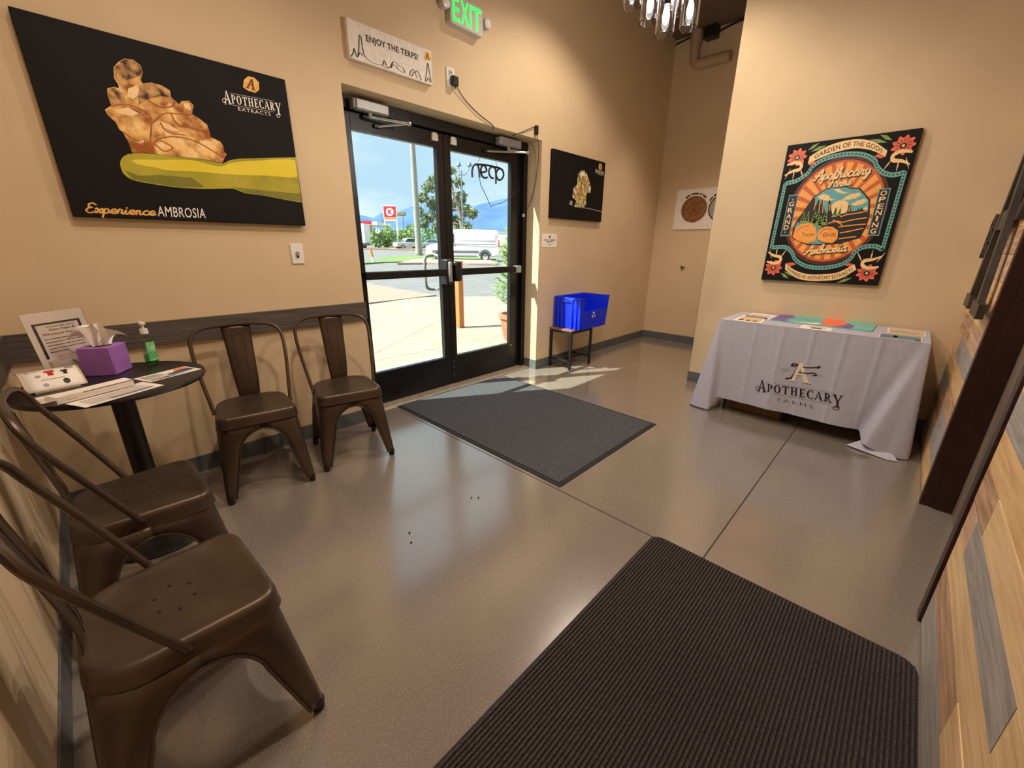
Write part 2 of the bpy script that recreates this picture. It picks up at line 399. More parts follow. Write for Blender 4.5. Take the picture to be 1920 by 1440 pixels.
mat('mat_rib', (62,57,57), (94,86,86), 190, rough=1.0, bump=0.8, bscale=380, spec=0.05)
mat('canvas_black', (19,17,17), (22,20,19), 60, rough=0.6, spec=0.2)
mat('canvas_white', (222,214,202), (236,228,216), 40, rough=0.6)
mat('canvas_edge', (20,18,18), (24,21,21), 40, rough=0.5)
mat('print_white', (235,230,222), (240,236,228), 30, rough=0.5)
mat('print_black', (24,22,22), (28,26,25), 30, rough=0.5)
mat('print_cream', (244,204,140), (250,216,158), 30, rough=0.5)
mat('print_sand', (222,210,182), (230,220,194), 30, rough=0.6)
mat('print_gold', (228,168,78), (246,196,110), 40, rough=0.5)
mat('print_amber', (158,88,26), (250,204,126), 17, rough=0.45, detail=8, lo=0.38, hi=0.62, speck=((250,224,170), 16, 0.62))
mat('print_amber_dark', (52,34,18), (214,166,104), 34, rough=0.45, detail=8, lo=0.36, hi=0.6)
mat('print_amber_line', (150,84,26), (176,104,40), 20, rough=0.45)
mat('print_amber_lite', (248,206,136), (254,226,176), 20, rough=0.45)
mat('print_spoon', (156,150,36), (188,178,52), 5, rough=0.45)
mat('print_spoon_lite', (226,206,44), (236,218,70), 5, rough=0.45)
mat('print_spoon_dark', (112,112,34), (134,132,44), 5, rough=0.45)
mat('print_brown', (96,52,18), (110,62,24), 20, rough=0.5)
mat('print_teal', (96,164,158), (112,178,170), 30, rough=0.5)
mat('print_teal_sky', (92,166,168), (110,180,180), 30, rough=0.5)
mat('print_maroon', (70,30,24), (92,42,30), 60, rough=0.5)
mat('print_rust', (196,92,40), (212,108,50), 60, rough=0.5)
mat('print_orange', (246,162,72), (250,176,86), 40, rough=0.5)
mat('print_coral', (224,98,70), (236,116,84), 40, rough=0.5)
mat('print_leaf', (122,148,80), (140,164,94), 40, rough=0.5)
mat('print_navy', (24,28,44), (28,34,52), 30, rough=0.5)
mat('print_grey', (150,146,142), (160,156,152), 30, rough=0.5)
mat('print_red', (176,34,40), (190,44,48), 30, rough=0.5)
mat('crystal', (60,48,22), (240,226,150), 30, rough=0.45, detail=8, lo=0.36, hi=0.62)
mat('coin_brown', (112,72,36), (150,102,56), 40, rough=0.45)
mat('exit_green', (20,235,60), (40,245,80), 30, rough=0.5, emit=1.6)
mat('linen', (178,178,192), (182,182,196), 30, rough=0.85, bump=0.15, bscale=500, spec=0.2)
mat('table_black', (24,22,22), (29,27,26), 12, rough=0.35)
mat('cardboard', (126,92,62), (142,106,74), 12, rough=0.8)
mat('tissue_purple', (150,98,178), (162,110,188), 6, rough=0.6)
mat('tissue_paper', (238,232,224), (246,240,232), 14, rough=0.9)
mat('paper', (234,226,216), (240,233,224), 16, rough=0.7)
mat('paper_tan', (206,178,136), (218,192,150), 9, rough=0.6)
mat('teal_board', (96,178,172), (130,204,190), 3, rough=0.5)
mat('violet_board', (104,84,150), (130,108,174), 6, rough=0.5)
mat('orange_board', (250,140,62), (250,110,92), 4, rough=0.5)
mat('slate_board', (84,112,128), (104,132,146), 6, rough=0.5)
mat('navy_board', (36,66,96), (56,92,120), 8, rough=0.5)
mat('gel_green', (110,205,130), (130,220,150), 6, rough=0.15)
mat('bin_blue', (8,40,214), (14,52,228), 5, rough=0.32)
mat('stool_wood', (104,72,56), (132,96,78), 8, rough=0.5, stretch=(1,6,6))
mat('pipe_paint', (176,152,124), (184,160,132), 6, rough=0.6)
mat('sign_metal', (56,51,47), (68,62,57), 12, rough=0.45, metal=0.3)
mat('bulb_glow', (255,250,244), (255,252,248), 5, rough=0.4, emit=60.0)
mat('lamp_glow', (255,226,190), (255,230,198), 5, rough=0.4, emit=5.0)
mat('lens_white', (230,228,222), (240,238,232), 30, rough=0.2)
glass('door_glass', (238,244,241), 1.45, 0.55)
glass('clear_acrylic', (248,246,244), 1.4, 1.0, base=0.03)
glass('clear_plastic', (226,240,228), 1.45, 1.0, base=0.05)
glass('gel_clear', (150,226,160), 1.4, 0.6, base=0.02)
mat('shade_glass', (250,250,250), (252,252,252), 4, rough=0.03, trans=1.0)

# ------------------------------------------------------------------ the room
XP, YP, XF, YW, CH = 4.368, -1.347, 6.05, -3.072, 3.68      # poster wall, its free edge, far wall, plank wall, ceiling
D0, D1, DH, TH = 1.668, 3.563, 2.20, 0.30                   # door opening and wall thickness
struct('floor', MB().box((-0.25, YW-0.35, -0.12), (XF+0.25, 0.30, 0)), 'floor_concrete', 'polished taupe concrete floor with fine speckles', smooth=False)
fl = bpy.data.objects['floor']
j = MB(); j.box((1.876, -3.0, -0.004), (1.882, 0.0, 0.0006)); build('control_joint', j, 'joint_dark', fl, smooth=False)
j = MB(); j.box((1.88, -2.390, -0.004), (XP-0.02, -2.384, 0.0006)); build('control_joint', j, 'joint_dark', fl, smooth=False)
struct('ceiling', MB().box((-0.25, YW-0.35, CH), (XF+0.25, 0.35, CH+0.12)), 'ceiling_paint', smooth=False)
wb = MB()
wb.box((-0.25, 0, 0), (D0, TH, CH)); wb.box((D1, 0, 0), (XF+0.25, TH, CH)); wb.box((D0, 0, DH), (D1, TH, CH))
struct('wall_back', wb, 'wall_paint', 'tan painted wall around the glass entrance doors', smooth=False)
struct('wall_left', MB().box((-0.25, YW-0.25, 0), (0, 0, CH)), 'wall_paint', smooth=False)
struct('wall_right', MB().box((XP, YW-0.2, 0), (XP+0.16, YP, CH)).box((XP+0.16, YP-0.16, 0), (XF, YP, CH)), 'wall_paint', 'tan painted wall behind the cloth-covered table', smooth=False)
struct('wall_far', MB().box((XF, YP-0.3, 0), (XF+0.2, 0, CH)), 'wall_paint', smooth=False)
# plank-clad wall with an opening for the brown-framed door
OX0, OX1, OH = 2.185, 3.126, 2.13
wf = MB(); yw0 = YW-0.012
wf.box((-0.25, yw0-0.22, 0), (OX0-0.05, yw0, CH)); wf.box((OX1+0.05, yw0-0.22, 0), (XP+0.05, yw0, CH)); wf.box((OX0-0.05, yw0-0.22, OH+0.05), (OX1+0.05, yw0, CH))
struct('wall_front', wf, 'joint_dark', 'wall clad in horizontal reclaimed planks of mixed colours', smooth=False)
wfo = bpy.data.objects['wall_front']
PK = {}
def plank(x0, x1, z0, z1, m):
    g = 0.0012; dy = random.choice((0, 0.0005, 0.001, 0.0015))
    mb = MB().box((x0+g, yw0-0.001, z0+g), (x1-g, YW-dy+0.002, z1-g))
    build('plank', mb, m, wfo, smooth=False)
WOODS = ['wood_tan', 'wood_gold', 'wood_brown', 'wood_grey', 'wood_tan', 'wood_grey', 'wood_pink', 'wood_gold']
ZC = [0.012, 0.150] + [0.150+0.1235*k for k in range(1, 29)]
FIX = {0: ([0.3, 1.02], ['wood_grey', 'wood_grey']), 1: ([0.75, 1.50], ['wood_tan', 'wood_brown']), 2: ([0.35, 1.05], ['wood_gold', 'wood_tan']),
       3: ([0.5, 1.26, 1.98], ['wood_tan', 'wood_grey', 'wood_pink']), 4: ([0.9, 1.88], ['wood_tan', 'wood_brown']), 5: ([0.6, 1.4], ['wood_gold', 'wood_gold']), 6: ([1.0, 1.8], ['wood_tan', 'wood_grey'])}
for k in range(len(ZC)-1):
    z0, z1 = ZC[k], ZC[k+1]
    if z0 > CH-0.02: break
    z1 = min(z1, CH)
    spans = [(0.0, OX0-0.06), (OX1+0.06, XP)] if z0 < OH else [(0.0, XP)]
    for si, (a, b) in enumerate(spans):
        if si == 0 and k in FIX:
            xs, ms = FIX[k]
            xs = [x for x in xs if x < b]; edges = [0.0]+xs+[b]; ms = ['wood_gold']+ms
            for q in range(len(edges)-1): plank(edges[q], edges[q+1], z0, z1, ms[min(q, len(ms)-1)])
            continue
        x = a
        while x < b-0.02:
            ln = random.uniform(0.45, 1.0); e = min(b, x+ln)
            if b-e < 0.25: e = b
            plank(x, e, z0, z1, random.choice(WOODS)); x = e
# chair-rail planks and rubber base
struct('trim_1', MB().box((0.0, -0.020, 0.772), (1.672, 0, 0.890)), 'plank_dark', 'dark weathered chair-rail plank on the door wall', smooth=False)
struct('trim_2', MB().box((0.0, YW, 0.772), (0.020, -0.020, 0.890)), 'plank_dark', 'dark weathered chair-rail plank on the left wall', smooth=False)
BH = 0.100
def base(name, a, b): struct(name, MB().box(a, b), 'rubber_base', bev=0.002)
base('baseboard_back', (0.006, -0.006, 0), (D0, 0, BH))
base('baseboard_back_right', (D1, -0.006, 0), (XF, 0, BH))
base('baseboard_reveal', (D1-0.006, -0.006, 0), (D1, 0.17, BH))
base('baseboard_left', (0, YW, 0), (0.006, 0, BH))
base('baseboard_far', (XF-0.006, YP, 0), (XF, -0.006, BH))
base('baseboard_right', (XP-0.006, YW, 0), (XP, YP+0.006, BH))
base('baseboard_right_end', (XP-0.006, YP, 0), (XF-0.006, YP+0.006, BH))

# ------------------------------------------------------------------ entrance doors in a black aluminium frame
fr = MB()
fr.box((D0, 0.17, 0), (D0+0.055, 0.285, DH)); fr.box((D1-0.055, 0.17, 0), (D1, 0.285, DH)); fr.box((D0+0.055, 0.17, 2.125), (D1-0.055, 0.285, DH))
fr.box((D0+0.055, 0.225, 0), (D0+0.066, 0.27, 2.125)); fr.box((D1-0.112, 0.215, 0), (D1-0.055, 0.285, 2.125)); fr.box((D0+0.055, 0.235, 2.112), (D1-0.055, 0.28, 2.125))
struct('trim_3', fr, 'black_alu', 'black aluminium door frame in the wall opening', smooth=False, bev=0.002)
struct('trim_4', MB().hexa([(D0, 0.08, 0), (D1, 0.08, 0), (D1, 0.30, 0), (D0, 0.30, 0)], [(D0, 0.11, 0.012), (D1, 0.11, 0.012), (D1, 0.27, 0.012), (D0, 0.27, 0.012)]), 'threshold', 'pale metal threshold under the glass doors', smooth=False)
YD0, YD1 = 0.200, 0.245
def leaf(name, x0, x1, gx0, gx1, label, hinge):
    t = bpy.data.objects.new(name, None); COL.objects.link(t); t.location = ((x0+x1)/2, 0.22, 0.014); t['kind'] = 'structure'; t['label'] = label
    build('stile', MB().box((x0, YD0, 0.018), (gx0, YD1, 2.115)), 'black_alu', t, world=True, bev=0.002)
    build('stile', MB().box((gx1, YD0, 0.018), (x1, YD1, 2.115)), 'black_alu', t, world=True, bev=0.002)
    build('top_rail', MB().box((gx0, YD0, 2.01), (gx1, YD1, 2.115)), 'black_alu', t, world=True)
    build('bottom_rail', MB().box((gx0, YD0, 0.018), (gx1, YD1, 0.285)), 'black_alu', t, world=True)
    build('glass_pane', MB().box((gx0-0.005, 0.219, 0.28), (gx1+0.005, 0.226, 2.015)), 'door_glass', t, world=True, smooth=False)
    # exit bar
    b = build('push_bar', MB().box((x0+0.03, 0.118, 1.026), (x1-0.03, 0.160, 1.084)), 'black_alu', t, world=True, bev=0.006)
    for xa in (x0+0.06, x1-0.06):
        build('bar_mount', MB().box((xa-0.03, 0.155, 1.03), (xa+0.03, 0.203, 1.08)), 'black_metal', t, world=True, bev=0.003)
    # magnetic contact near the meeting stile
    return t
dl = leaf('door_1', 1.738, 2.574, 1.806, 2.506, 'left black framed glass entrance door with exit bar', 'l')
dr = leaf('door_2', 2.580, 3.448, 2.646, 3.362, 'right black framed glass entrance door with exit bar', 'r')
build('bar_end_cap', MB().box((3.36, 0.112, 1.022), (3.432, 0.162, 1.088)), 'alu_grey', dr, world=True, bev=0.004)
build('latch_housing', MB().box((2.49, 0.105, 0.955), (2.56, 0.20, 1.165)), 'black_metal', dl, world=True, bev=0.014)
build('latch_lever', MB().box((2.505, 0.085, 0.975), (2.535, 0.125, 1.145)), 'alu_grey', dl, world=True, bev=0.010)
build('latch_housing', MB().box((2.59, 0.108, 0.975), (2.66, 0.20, 1.145)), 'black_metal', dr, world=True, bev=0.014)
build('pull_handle', MB().tube(cat([(2.53, 0.245, 1.19), (2.53, 0.31, 1.19), (2.51, 0.33, 1.19), (2.46, 0.335, 1.185), (2.43, 0.335, 1.15), (2.43, 0.335, 0.95), (2.46, 0.335, 0.905), (2.51, 0.33, 0.90), (2.53, 0.31, 0.90), (2.53, 0.245, 0.90)], 4), 0.013, 10), 'alu_grey', dl, world=True)
build('sticker', MB().box((3.365, 0.1985, 0.262), (3.385, 0.2002, 0.270)), 'white_plastic', dr, world=True, smooth=False)
for z in (0.10, 0.18, 0.24):
    build('screw', MB().cyl((2.600, 0.196, z), (2.600, 0.201, z), 0.005, n=10), 'alu_grey', dr, world=True)
def contact(x, z, parent):
    build('alarm_contact', MB().box((x-0.028, 0.178, z-0.024), (x+0.028, 0.202, z+0.024)).box((x-0.02, 0.182, z+0.024), (x+0.02, 0.2, z+0.034)), 'white_plastic', parent, world=True, bev=0.003)
contact(2.485, 2.074, dl); contact(2.670, 2.074, dr)
def closer(label, x0, x1, z, m, arm1, arm2):
    t = thing('door_closer', label, 'door closer', ((x0+x1)/2, 0.168, z-0.03), group=None)
    build('body', MB().box((x0, 0.105, z-0.032), (x1, 0.169, z+0.032)), m, t, world=True, bev=0.008)
    build('end_cap', MB().box((x0-0.018, 0.11, z-0.028), (x0+0.001, 0.166, z+0.028)), 'alu_grey', t, world=True, bev=0.005)
    xm = x0+(x1-x0)*0.45
    build('spindle', MB().cyl((xm, 0.135, z-0.06), (xm, 0.135, z-0.03), 0.014, n=12), 'alu_grey', t, world=True)
    build('arm', MB().tube([(xm, 0.135, z-0.055), arm1], 0.008, 8), 'alu', t, world=True)
    build('forearm', MB().tube([arm1, arm2], 0.0075, 8).ball(arm1, 0.015), 'alu', t, world=True)
    build('arm_shoe', MB().box((arm2[0]-0.03, arm2[1]-0.01, arm2[2]-0.012), (arm2[0]+0.03, 0.201, arm2[2]+0.012)), 'black_metal', t, world=True, bev=0.003)
closer('silver door closer above the left glass door', 1.81, 2.05, 2.148, 'alu', (2.17, 0.05, 2.085), (2.00, 0.19, 2.06))
closer('grey door closer above the right glass door', 3.14, 3.40, 2.150, 'alu_grey', (3.42, 0.05, 2.085), (3.03, 0.19, 2.06))

# mirrored "open" light sign hanging behind the right pane
t = thing('open_sign', 'unlit tube-letter open sign hanging by wires on the right door glass', 'sign', (3.1, 0.19, 1.78))
def tubes(name, paths, y, r, m, parent):
    mb = MB()
    for p in paths: mb.tube([(a, y, b) for a, b in p], r, 8)
    return build(name, mb, m, parent, world=True)
yo = 0.188
OP = [(2.868,1.835),(2.866,1.881),(2.881,1.921),(2.91,1.94),(2.936,1.928),(2.947,1.891),(2.951,1.84)]
tubes('letter', [cat(OP, 5)], yo, 0.0085, 'black_metal', t)
OP = [(2.949,1.887),(2.997,1.89),(3.035,1.905),(3.021,1.935),(2.992,1.943),(2.967,1.909),(2.978,1.863),(3.008,1.846),(3.044,1.854)]
tubes('letter', [cat(OP, 5)], yo, 0.0085, 'black_metal', t)
OP = [(3.15,1.812),(3.15,1.899),(3.138,1.938),(3.107,1.946),(3.069,1.921),(3.067,1.881),(3.093,1.856),(3.118,1.856)]
tubes('letter', [cat(OP, 5)], yo, 0.0085, 'black_metal', t)
OP = [(3.201,1.945),(3.163,1.92),(3.154,1.883),(3.182,1.849),(3.22,1.857),(3.249,1.893),(3.236,1.933),(3.201,1.945)]
tubes('letter', [cat(OP, 5)], yo, 0.0085, 'black_metal', t)
OP = [(2.91,1.94),(3.033,1.95),(3.201,1.947)]
tubes('top_tube', [cat(OP, 5)], yo, 0.0085, 'black_metal', t)
for q in ([(2.96,2.021),(2.953,1.985),(2.932,1.963)], [(3.146,2.015),(3.165,1.957)]):
    tubes('hanging_wire', [q], 0.19, 0.002, 'black_metal', t)
# power cord: sign -> dip -> jamb -> plug, then up to the outlet
t = thing('sign_cable', 'thin black cord running from wall adapter down to the open sign', 'cable', (3.3, -0.01, 1.5))
q = [(2.952,1.836),(2.972,1.774),(3.02,1.714),(3.068,1.643),(3.089,1.615)]
tubes('cable_run', [cat(q, 4)], 0.19, 0.0028, 'black_metal', t)
q = [(3.07,1.612),(3.125,1.637),(3.229,1.662),(3.337,1.722),(3.475,1.817)]
tubes('cable_run', [cat(q, 4)], 0.172, 0.0028, 'black_metal', t)
q = [(3.306,1.8),(3.352,1.854),(3.373,1.971),(3.398,2.095),(3.422,2.178)]
build('cable_run', MB().tube(cat([(3.50, 0.165, 1.565), (3.545, 0.1, 1.70), (3.552, 0.05, 1.9), (3.52, 0.0, 2.1), (3.475, -0.012, 2.235)], 5), 0.0028, 6), 'black_metal', t, world=True)
build('plug_joint', MB().box((3.445, -0.03, 2.225), (3.478, -0.002, 2.30)), 'black_metal', t, world=True, bev=0.006)
build('cable_run', MB().tube(cat([(3.46, -0.012, 2.295), (3.38, -0.012, 2.262), (3.25, -0.004, 2.205), (3.2, 0.03, 2.185)], 5), 0.0035, 6), 'black_metal', t, world=True)
build('cable_run', MB().tube(cat([(2.96, 0.03, 2.185), (2.93, -0.006, 2.205), (2.78, -0.012, 2.25), (2.64, -0.012, 2.315), (2.55, -0.02, 2.385), (2.535, -0.03, 2.42)], 5), 0.0035, 6), 'black_metal', t, world=True)
build('cable_clip', MB().box((3.497, 0.15, 1.55), (3.507, 0.175, 1.575)), 'white_plastic', t, world=True, bev=0.002)

# ------------------------------------------------------------------ wall things on the door wall
def plate(name, label, cat_, x0, x1, z0, z1, y=0.0):
    t = thing(name, label, cat_, ((x0+x1)/2, y, z0))
    build('plate', MB().box((x0, y-0.007, z0), (x1, y-0.0002, z1)), 'white_plastic', t, world=True, bev=0.003)
    return t
t = plate('wall_outlet', 'white outlet above the doors with a black power adapter', 'outlet', 2.470, 2.545, 2.372, 2.492)
build('socket', MB().box((2.49, -0.010, 2.44), (2.525, -0.006, 2.475)), 'grey_plastic', t, world=True, bev=0.003)
build('socket_slots', MB().box((2.498, -0.0105, 2.452), (2.502, -0.0098, 2.466)).box((2.513, -0.0105, 2.452), (2.517, -0.0098, 2.466)), 'hole_dark', t, world=True, smooth=False)
a = thing('power_adapter', 'small black power adapter plugged in above the doors', 'adapter', (2.53, -0.008, 2.38))
build('body', MB().box((2.503, -0.045, 2.378), (2.553, -0.0072, 2.438)), 'black_metal', a, world=True, bev=0.006)
build('strain_relief', MB().cyl((2.53, -0.03, 2.38), (2.53, -0.03, 2.36), 0.006, 0.004, 10), 'black_metal', a, world=True)
t = plate('wall_switch', 'white key switch plate below the large black canvas', 'switch', 1.232, 1.305, 1.158, 1.275)
build('key_switch', MB().cyl((1.268, -0.006, 1.22), (1.268, -0.016, 1.22), 0.011, n=14), 'alu_grey', t, world=True)
build('toggle', MB().box((1.262, -0.014, 1.196), (1.274, -0.006, 1.206)), 'black_metal', t, world=True, smooth=False)

# exit sign with two lamp heads
t = thing('exit_sign', 'lit green exit sign with emergency lamp heads above the doors', 'exit sign', (2.63, 0.0, 2.73))
prof = [(2.50, 2.735), (2.775, 2.735), (2.79, 2.75), (2.79, 2.895), (2.775, 2.91), (2.50, 2.91), (2.485, 2.895), (2.485, 2.75)]
build('housing', MB().hexa([(x, -0.0005, z) for x, z in prof], [(x, -0.055, z) for x, z in prof]), 'grey_plastic', t, world=True, bev=0.004)
ex = lambda u, v, o: (2.505+u*0.265, -0.0555-o, 2.755+v*0.135)
ep = []
for i, ch in enumerate('EXIT'):
    ep += affine(text2d(ch, offset=0.012), ([0.0, .27, .585, .68][i], 0), ([.22, .55, .645, 1.0][i], 0), ([0.0, .27, .585, .68][i], 1))
ep = [p for p in ep]
decal('lettering', 'exit_green', ep, ex, t)
lamp_m = 'lens_white'
for sx, x in ((-1, 2.448), (1, 2.832)):
    build('lamp_arm', MB().box((min(x, 2.637+sx*0.15), -0.035, 2.82), (max(x, 2.637+sx*0.15), -0.018, 2.845)), 'grey_plastic', t, world=True, bev=0.004)
    h = build('lamp_head', MB().lathe([(0.0, 0.03), (0.024, 0.03), (0.034, 0.0), (0.034, -0.03), (0.028, -0.034)], (x, -0.03, 2.832), 20, 'y'), 'grey_plastic', t, world=True)
    build('lens', MB().lathe([(0.028, -0.034), (0.012, -0.044), (0.0, -0.045)], (x, -0.03, 2.832), 20, 'y'), 'lens_white', h, world=True)
build('test_button', MB().cyl((2.515, -0.05, 2.733), (2.515, -0.05, 2.7365), 0.004, n=10), 'print_red', t, world=True)

# canvases -----------------------------------------------------------
CT = 0.035
def canvas_y(label, x0, x1, z0, z1, m, me='canvas_edge', name='canvas_print'):
    t = thing(name, label, 'picture', ((x0+x1)/2, 0.0, z0))
    build('canvas', MB().box((x0, -CT, z0), (x1, -0.001, z1)), m, t, world=True, bev=0.003)
    return t, (lambda u, v, o: (x0+u*(x1-x0), -CT-o, z0+v*(z1-z0)))
L1, L2, L3, L4 = 0.0006, 0.0012, 0.0018, 0.0024
GEM = [(.1,.12),(.1,.62),(.28,.95),(.62,1.0),(.92,.82),(1.0,.3),(.82,.02),(.4,.0)]
AGLY = [[(.30,.18),(.40,.18),(.54,.85),(.46,.85)], [(.46,.85),(.56,.85),(.76,.18),(.62,.18)], bar(.40,.42,.64,.50), bar(.26,.15,.44,.21), bar(.56,.15,.80,.21)]
def logo(fn, t, gem, word, sub=None, subbox=None, ink='print_white'):
    """gem = [bl, br, tl] of the amber stone, word = the same for the wordmark"""
    decal('gem_print', 'print_gold', affine([GEM], *gem), fn, t, L1)
    decal('gem_letter', 'print_brown', affine(AGLY, *gem), fn, t, L2)
    decal('lettering', ink, affine(apothecary(), *word), fn, t, L1)
    if sub: decal('lettering', ink, tbox(sub, *subbox, offset=0.0, space=1.2), fn, t, L1)

# large black canvas: amber stone on a yellow dabber
t, fn = canvas_y('large black canvas of amber crystals on a yellow glass tip, over the chairs', 0.346, 1.331, 1.380, 2.126, 'canvas_black')
spoon = [(0.2453,0.3727),(0.2235,0.3524),(0.2091,0.3209),(0.2064,0.2864),(0.2131,0.253),(0.2401,0.2268),(0.3029,0.2145),(0.4045,0.2058),(0.5158,0.2111),(0.6456,0.2306),(0.7011,0.2054),(0.8064,0.1984),(0.8984,0.1827),(0.9944,0.1724),(0.9987,0.4932),(0.8391,0.4594),(0.6973,0.4291),(0.654,0.4106),(0.6286,0.3897),(0.6184,0.3847),(0.5058,0.3983),(0.3644,0.392),(0.2982,0.3881)]
decal('tip_print', 'print_spoon', [cat(spoon[:9], 4)+spoon[9:]], fn, t, L1)
decal('tip_print', 'print_spoon_lite', [[(min(u_, .992), v_) for u_, v_ in cat([(0.2593,0.3439),(0.3595,0.3608),(0.4888,0.3827),(0.5995,0.363),(0.6687,0.3997),(0.7915,0.4338),(0.9942,0.4705),(0.9991,0.3576),(0.824,0.3392),(0.6497,0.3202),(0.4933,0.3141),(0.3845,0.3032),(0.3383,0.3116),(0.2681,0.3207)], 4, True)]], fn, t, L2)
decal('tip_print', 'print_spoon_dark', [[(0.2173,0.2783),(0.2638,0.2552),(0.3454,0.2717),(0.4726,0.2735),(0.5175,0.2224),(0.4053,0.2112),(0.3037,0.2197),(0.2409,0.232)], [(0.6469,0.24),(0.811,0.2354),(0.9935,0.2367),(0.9931,0.1788),(0.8987,0.1852),(0.8067,0.2009),(0.7016,0.209)]], fn, t, L2)
amber = [(0.2619,0.3786),(0.2565,0.4403),(0.2465,0.4904),(0.2365,0.5022),(0.2305,0.538),(0.2095,0.5696),(0.204,0.5953),(0.2305,0.6248),(0.2263,0.6684),(0.2316,0.7099),(0.2564,0.726),(0.2721,0.7217),(0.2734,0.7399),(0.2642,0.7726),(0.2724,0.8276),(0.2936,0.8608),(0.3185,0.8867),(0.349,0.89),(0.3699,0.8686),(0.3722,0.8333),(0.3575,0.7925),(0.361,0.7753),(0.3949,0.7901),(0.4332,0.7877),(0.4598,0.7672),(0.4579,0.7332),(0.4753,0.7139),(0.4837,0.7015),(0.4971,0.7218),(0.5267,0.7328),(0.5436,0.7126),(0.5299,0.6591),(0.5561,0.6403),(0.5851,0.6112),(0.589,0.5705),(0.5898,0.5391),(0.6296,0.5207),(0.6378,0.4954),(0.6372,0.4626),(0.6471,0.448),(0.6325,0.418),(0.6189,0.3881),(0.5206,0.3987),(0.4333,0.394),(0.3644,0.392),(0.3118,0.3925)]
decal('stone_print', 'print_amber', [amber], fn, t, L3)
decal('stone_print', 'print_amber_dark', [p for p in [[(0.2673,0.7735),(0.2728,0.8234),(0.2952,0.8596),(0.3192,0.8834),(0.3484,0.8863),(0.3683,0.8663),(0.369,0.8323),(0.3396,0.796),(0.3125,0.7786),(0.2928,0.7323),(0.2777,0.7412)],[(0.2293,0.6693),(0.2333,0.7059),(0.2556,0.7213),(0.2873,0.6991),(0.2841,0.6619),(0.2469,0.6355)],[(0.3529,0.7637),(0.3941,0.7853),(0.429,0.7818),(0.456,0.7642),(0.4544,0.7322),(0.4171,0.7265),(0.3667,0.6937),(0.329,0.6555),(0.3353,0.7127)]]], fn, t, L4)
decal('stone_print', 'print_amber_line', sum([stroke(p, 0.006) for p in [[(0.2297,0.62),(0.2904,0.6452),(0.354,0.6149),(0.3578,0.5584),(0.3301,0.4256)],[(0.3578,0.5584),(0.4151,0.6303),(0.4715,0.6444),(0.5291,0.6539)],[(0.3301,0.4256),(0.379,0.4848),(0.451,0.5099),(0.5274,0.4948),(0.6244,0.4275)],[(0.4431,0.6373),(0.4621,0.5826),(0.5174,0.5752),(0.582,0.5637)],[(0.2465,0.4904),(0.2839,0.4555),(0.3234,0.4243),(0.2627,0.3836)],[(0.3934,0.5764),(0.4132,0.5318),(0.4816,0.5265)],[(0.3485,0.4588),(0.3815,0.4153),(0.4199,0.4428),(0.3774,0.4746)],[(0.3667,0.6937),(0.4008,0.6651),(0.4493,0.6778),(0.4714,0.7109)]]], []), fn, t, L4)
decal('stone_print', 'print_amber_lite', [p for p in [[(0.2418,0.605),(0.2881,0.6308),(0.3211,0.6067),(0.2928,0.5856),(0.251,0.5891)],[(0.3047,0.7313),(0.3399,0.7598),(0.3466,0.7252),(0.3144,0.6793),(0.2944,0.6875)],[(0.3881,0.5849),(0.4266,0.5744),(0.4629,0.5427),(0.428,0.54),(0.3902,0.5562)],[(0.5365,0.5071),(0.575,0.5149),(0.6081,0.4788),(0.5532,0.4683)],[(0.2822,0.4455),(0.3166,0.4621),(0.3059,0.4356)],[(0.5025,0.7115),(0.5281,0.7184),(0.5293,0.6789),(0.5051,0.6826)]]], fn, t, L4)
logo(fn, t, [(0.7696,0.8758),(0.851,0.8646),(0.7923,0.9675)], [(0.6877,0.7696),(0.9496,0.7847),(0.6887,0.8213)], 'EXTRACTS', [(0.7402,0.7353),(0.8966,0.7422),(0.7398,0.7564)])
decal('lettering', 'print_gold', affine(script('Experience', .135), *[(0.0422,0.0252),(0.2874,0.0248),(0.0427,0.0799)]), fn, t, L1)
decal('lettering', 'print_white', tbox('AMBROSIA', *[(0.2977,0.0211),(0.4945,0.0217),(0.3022,0.0836)], offset=0.006, space=1.05), fn, t, L1)

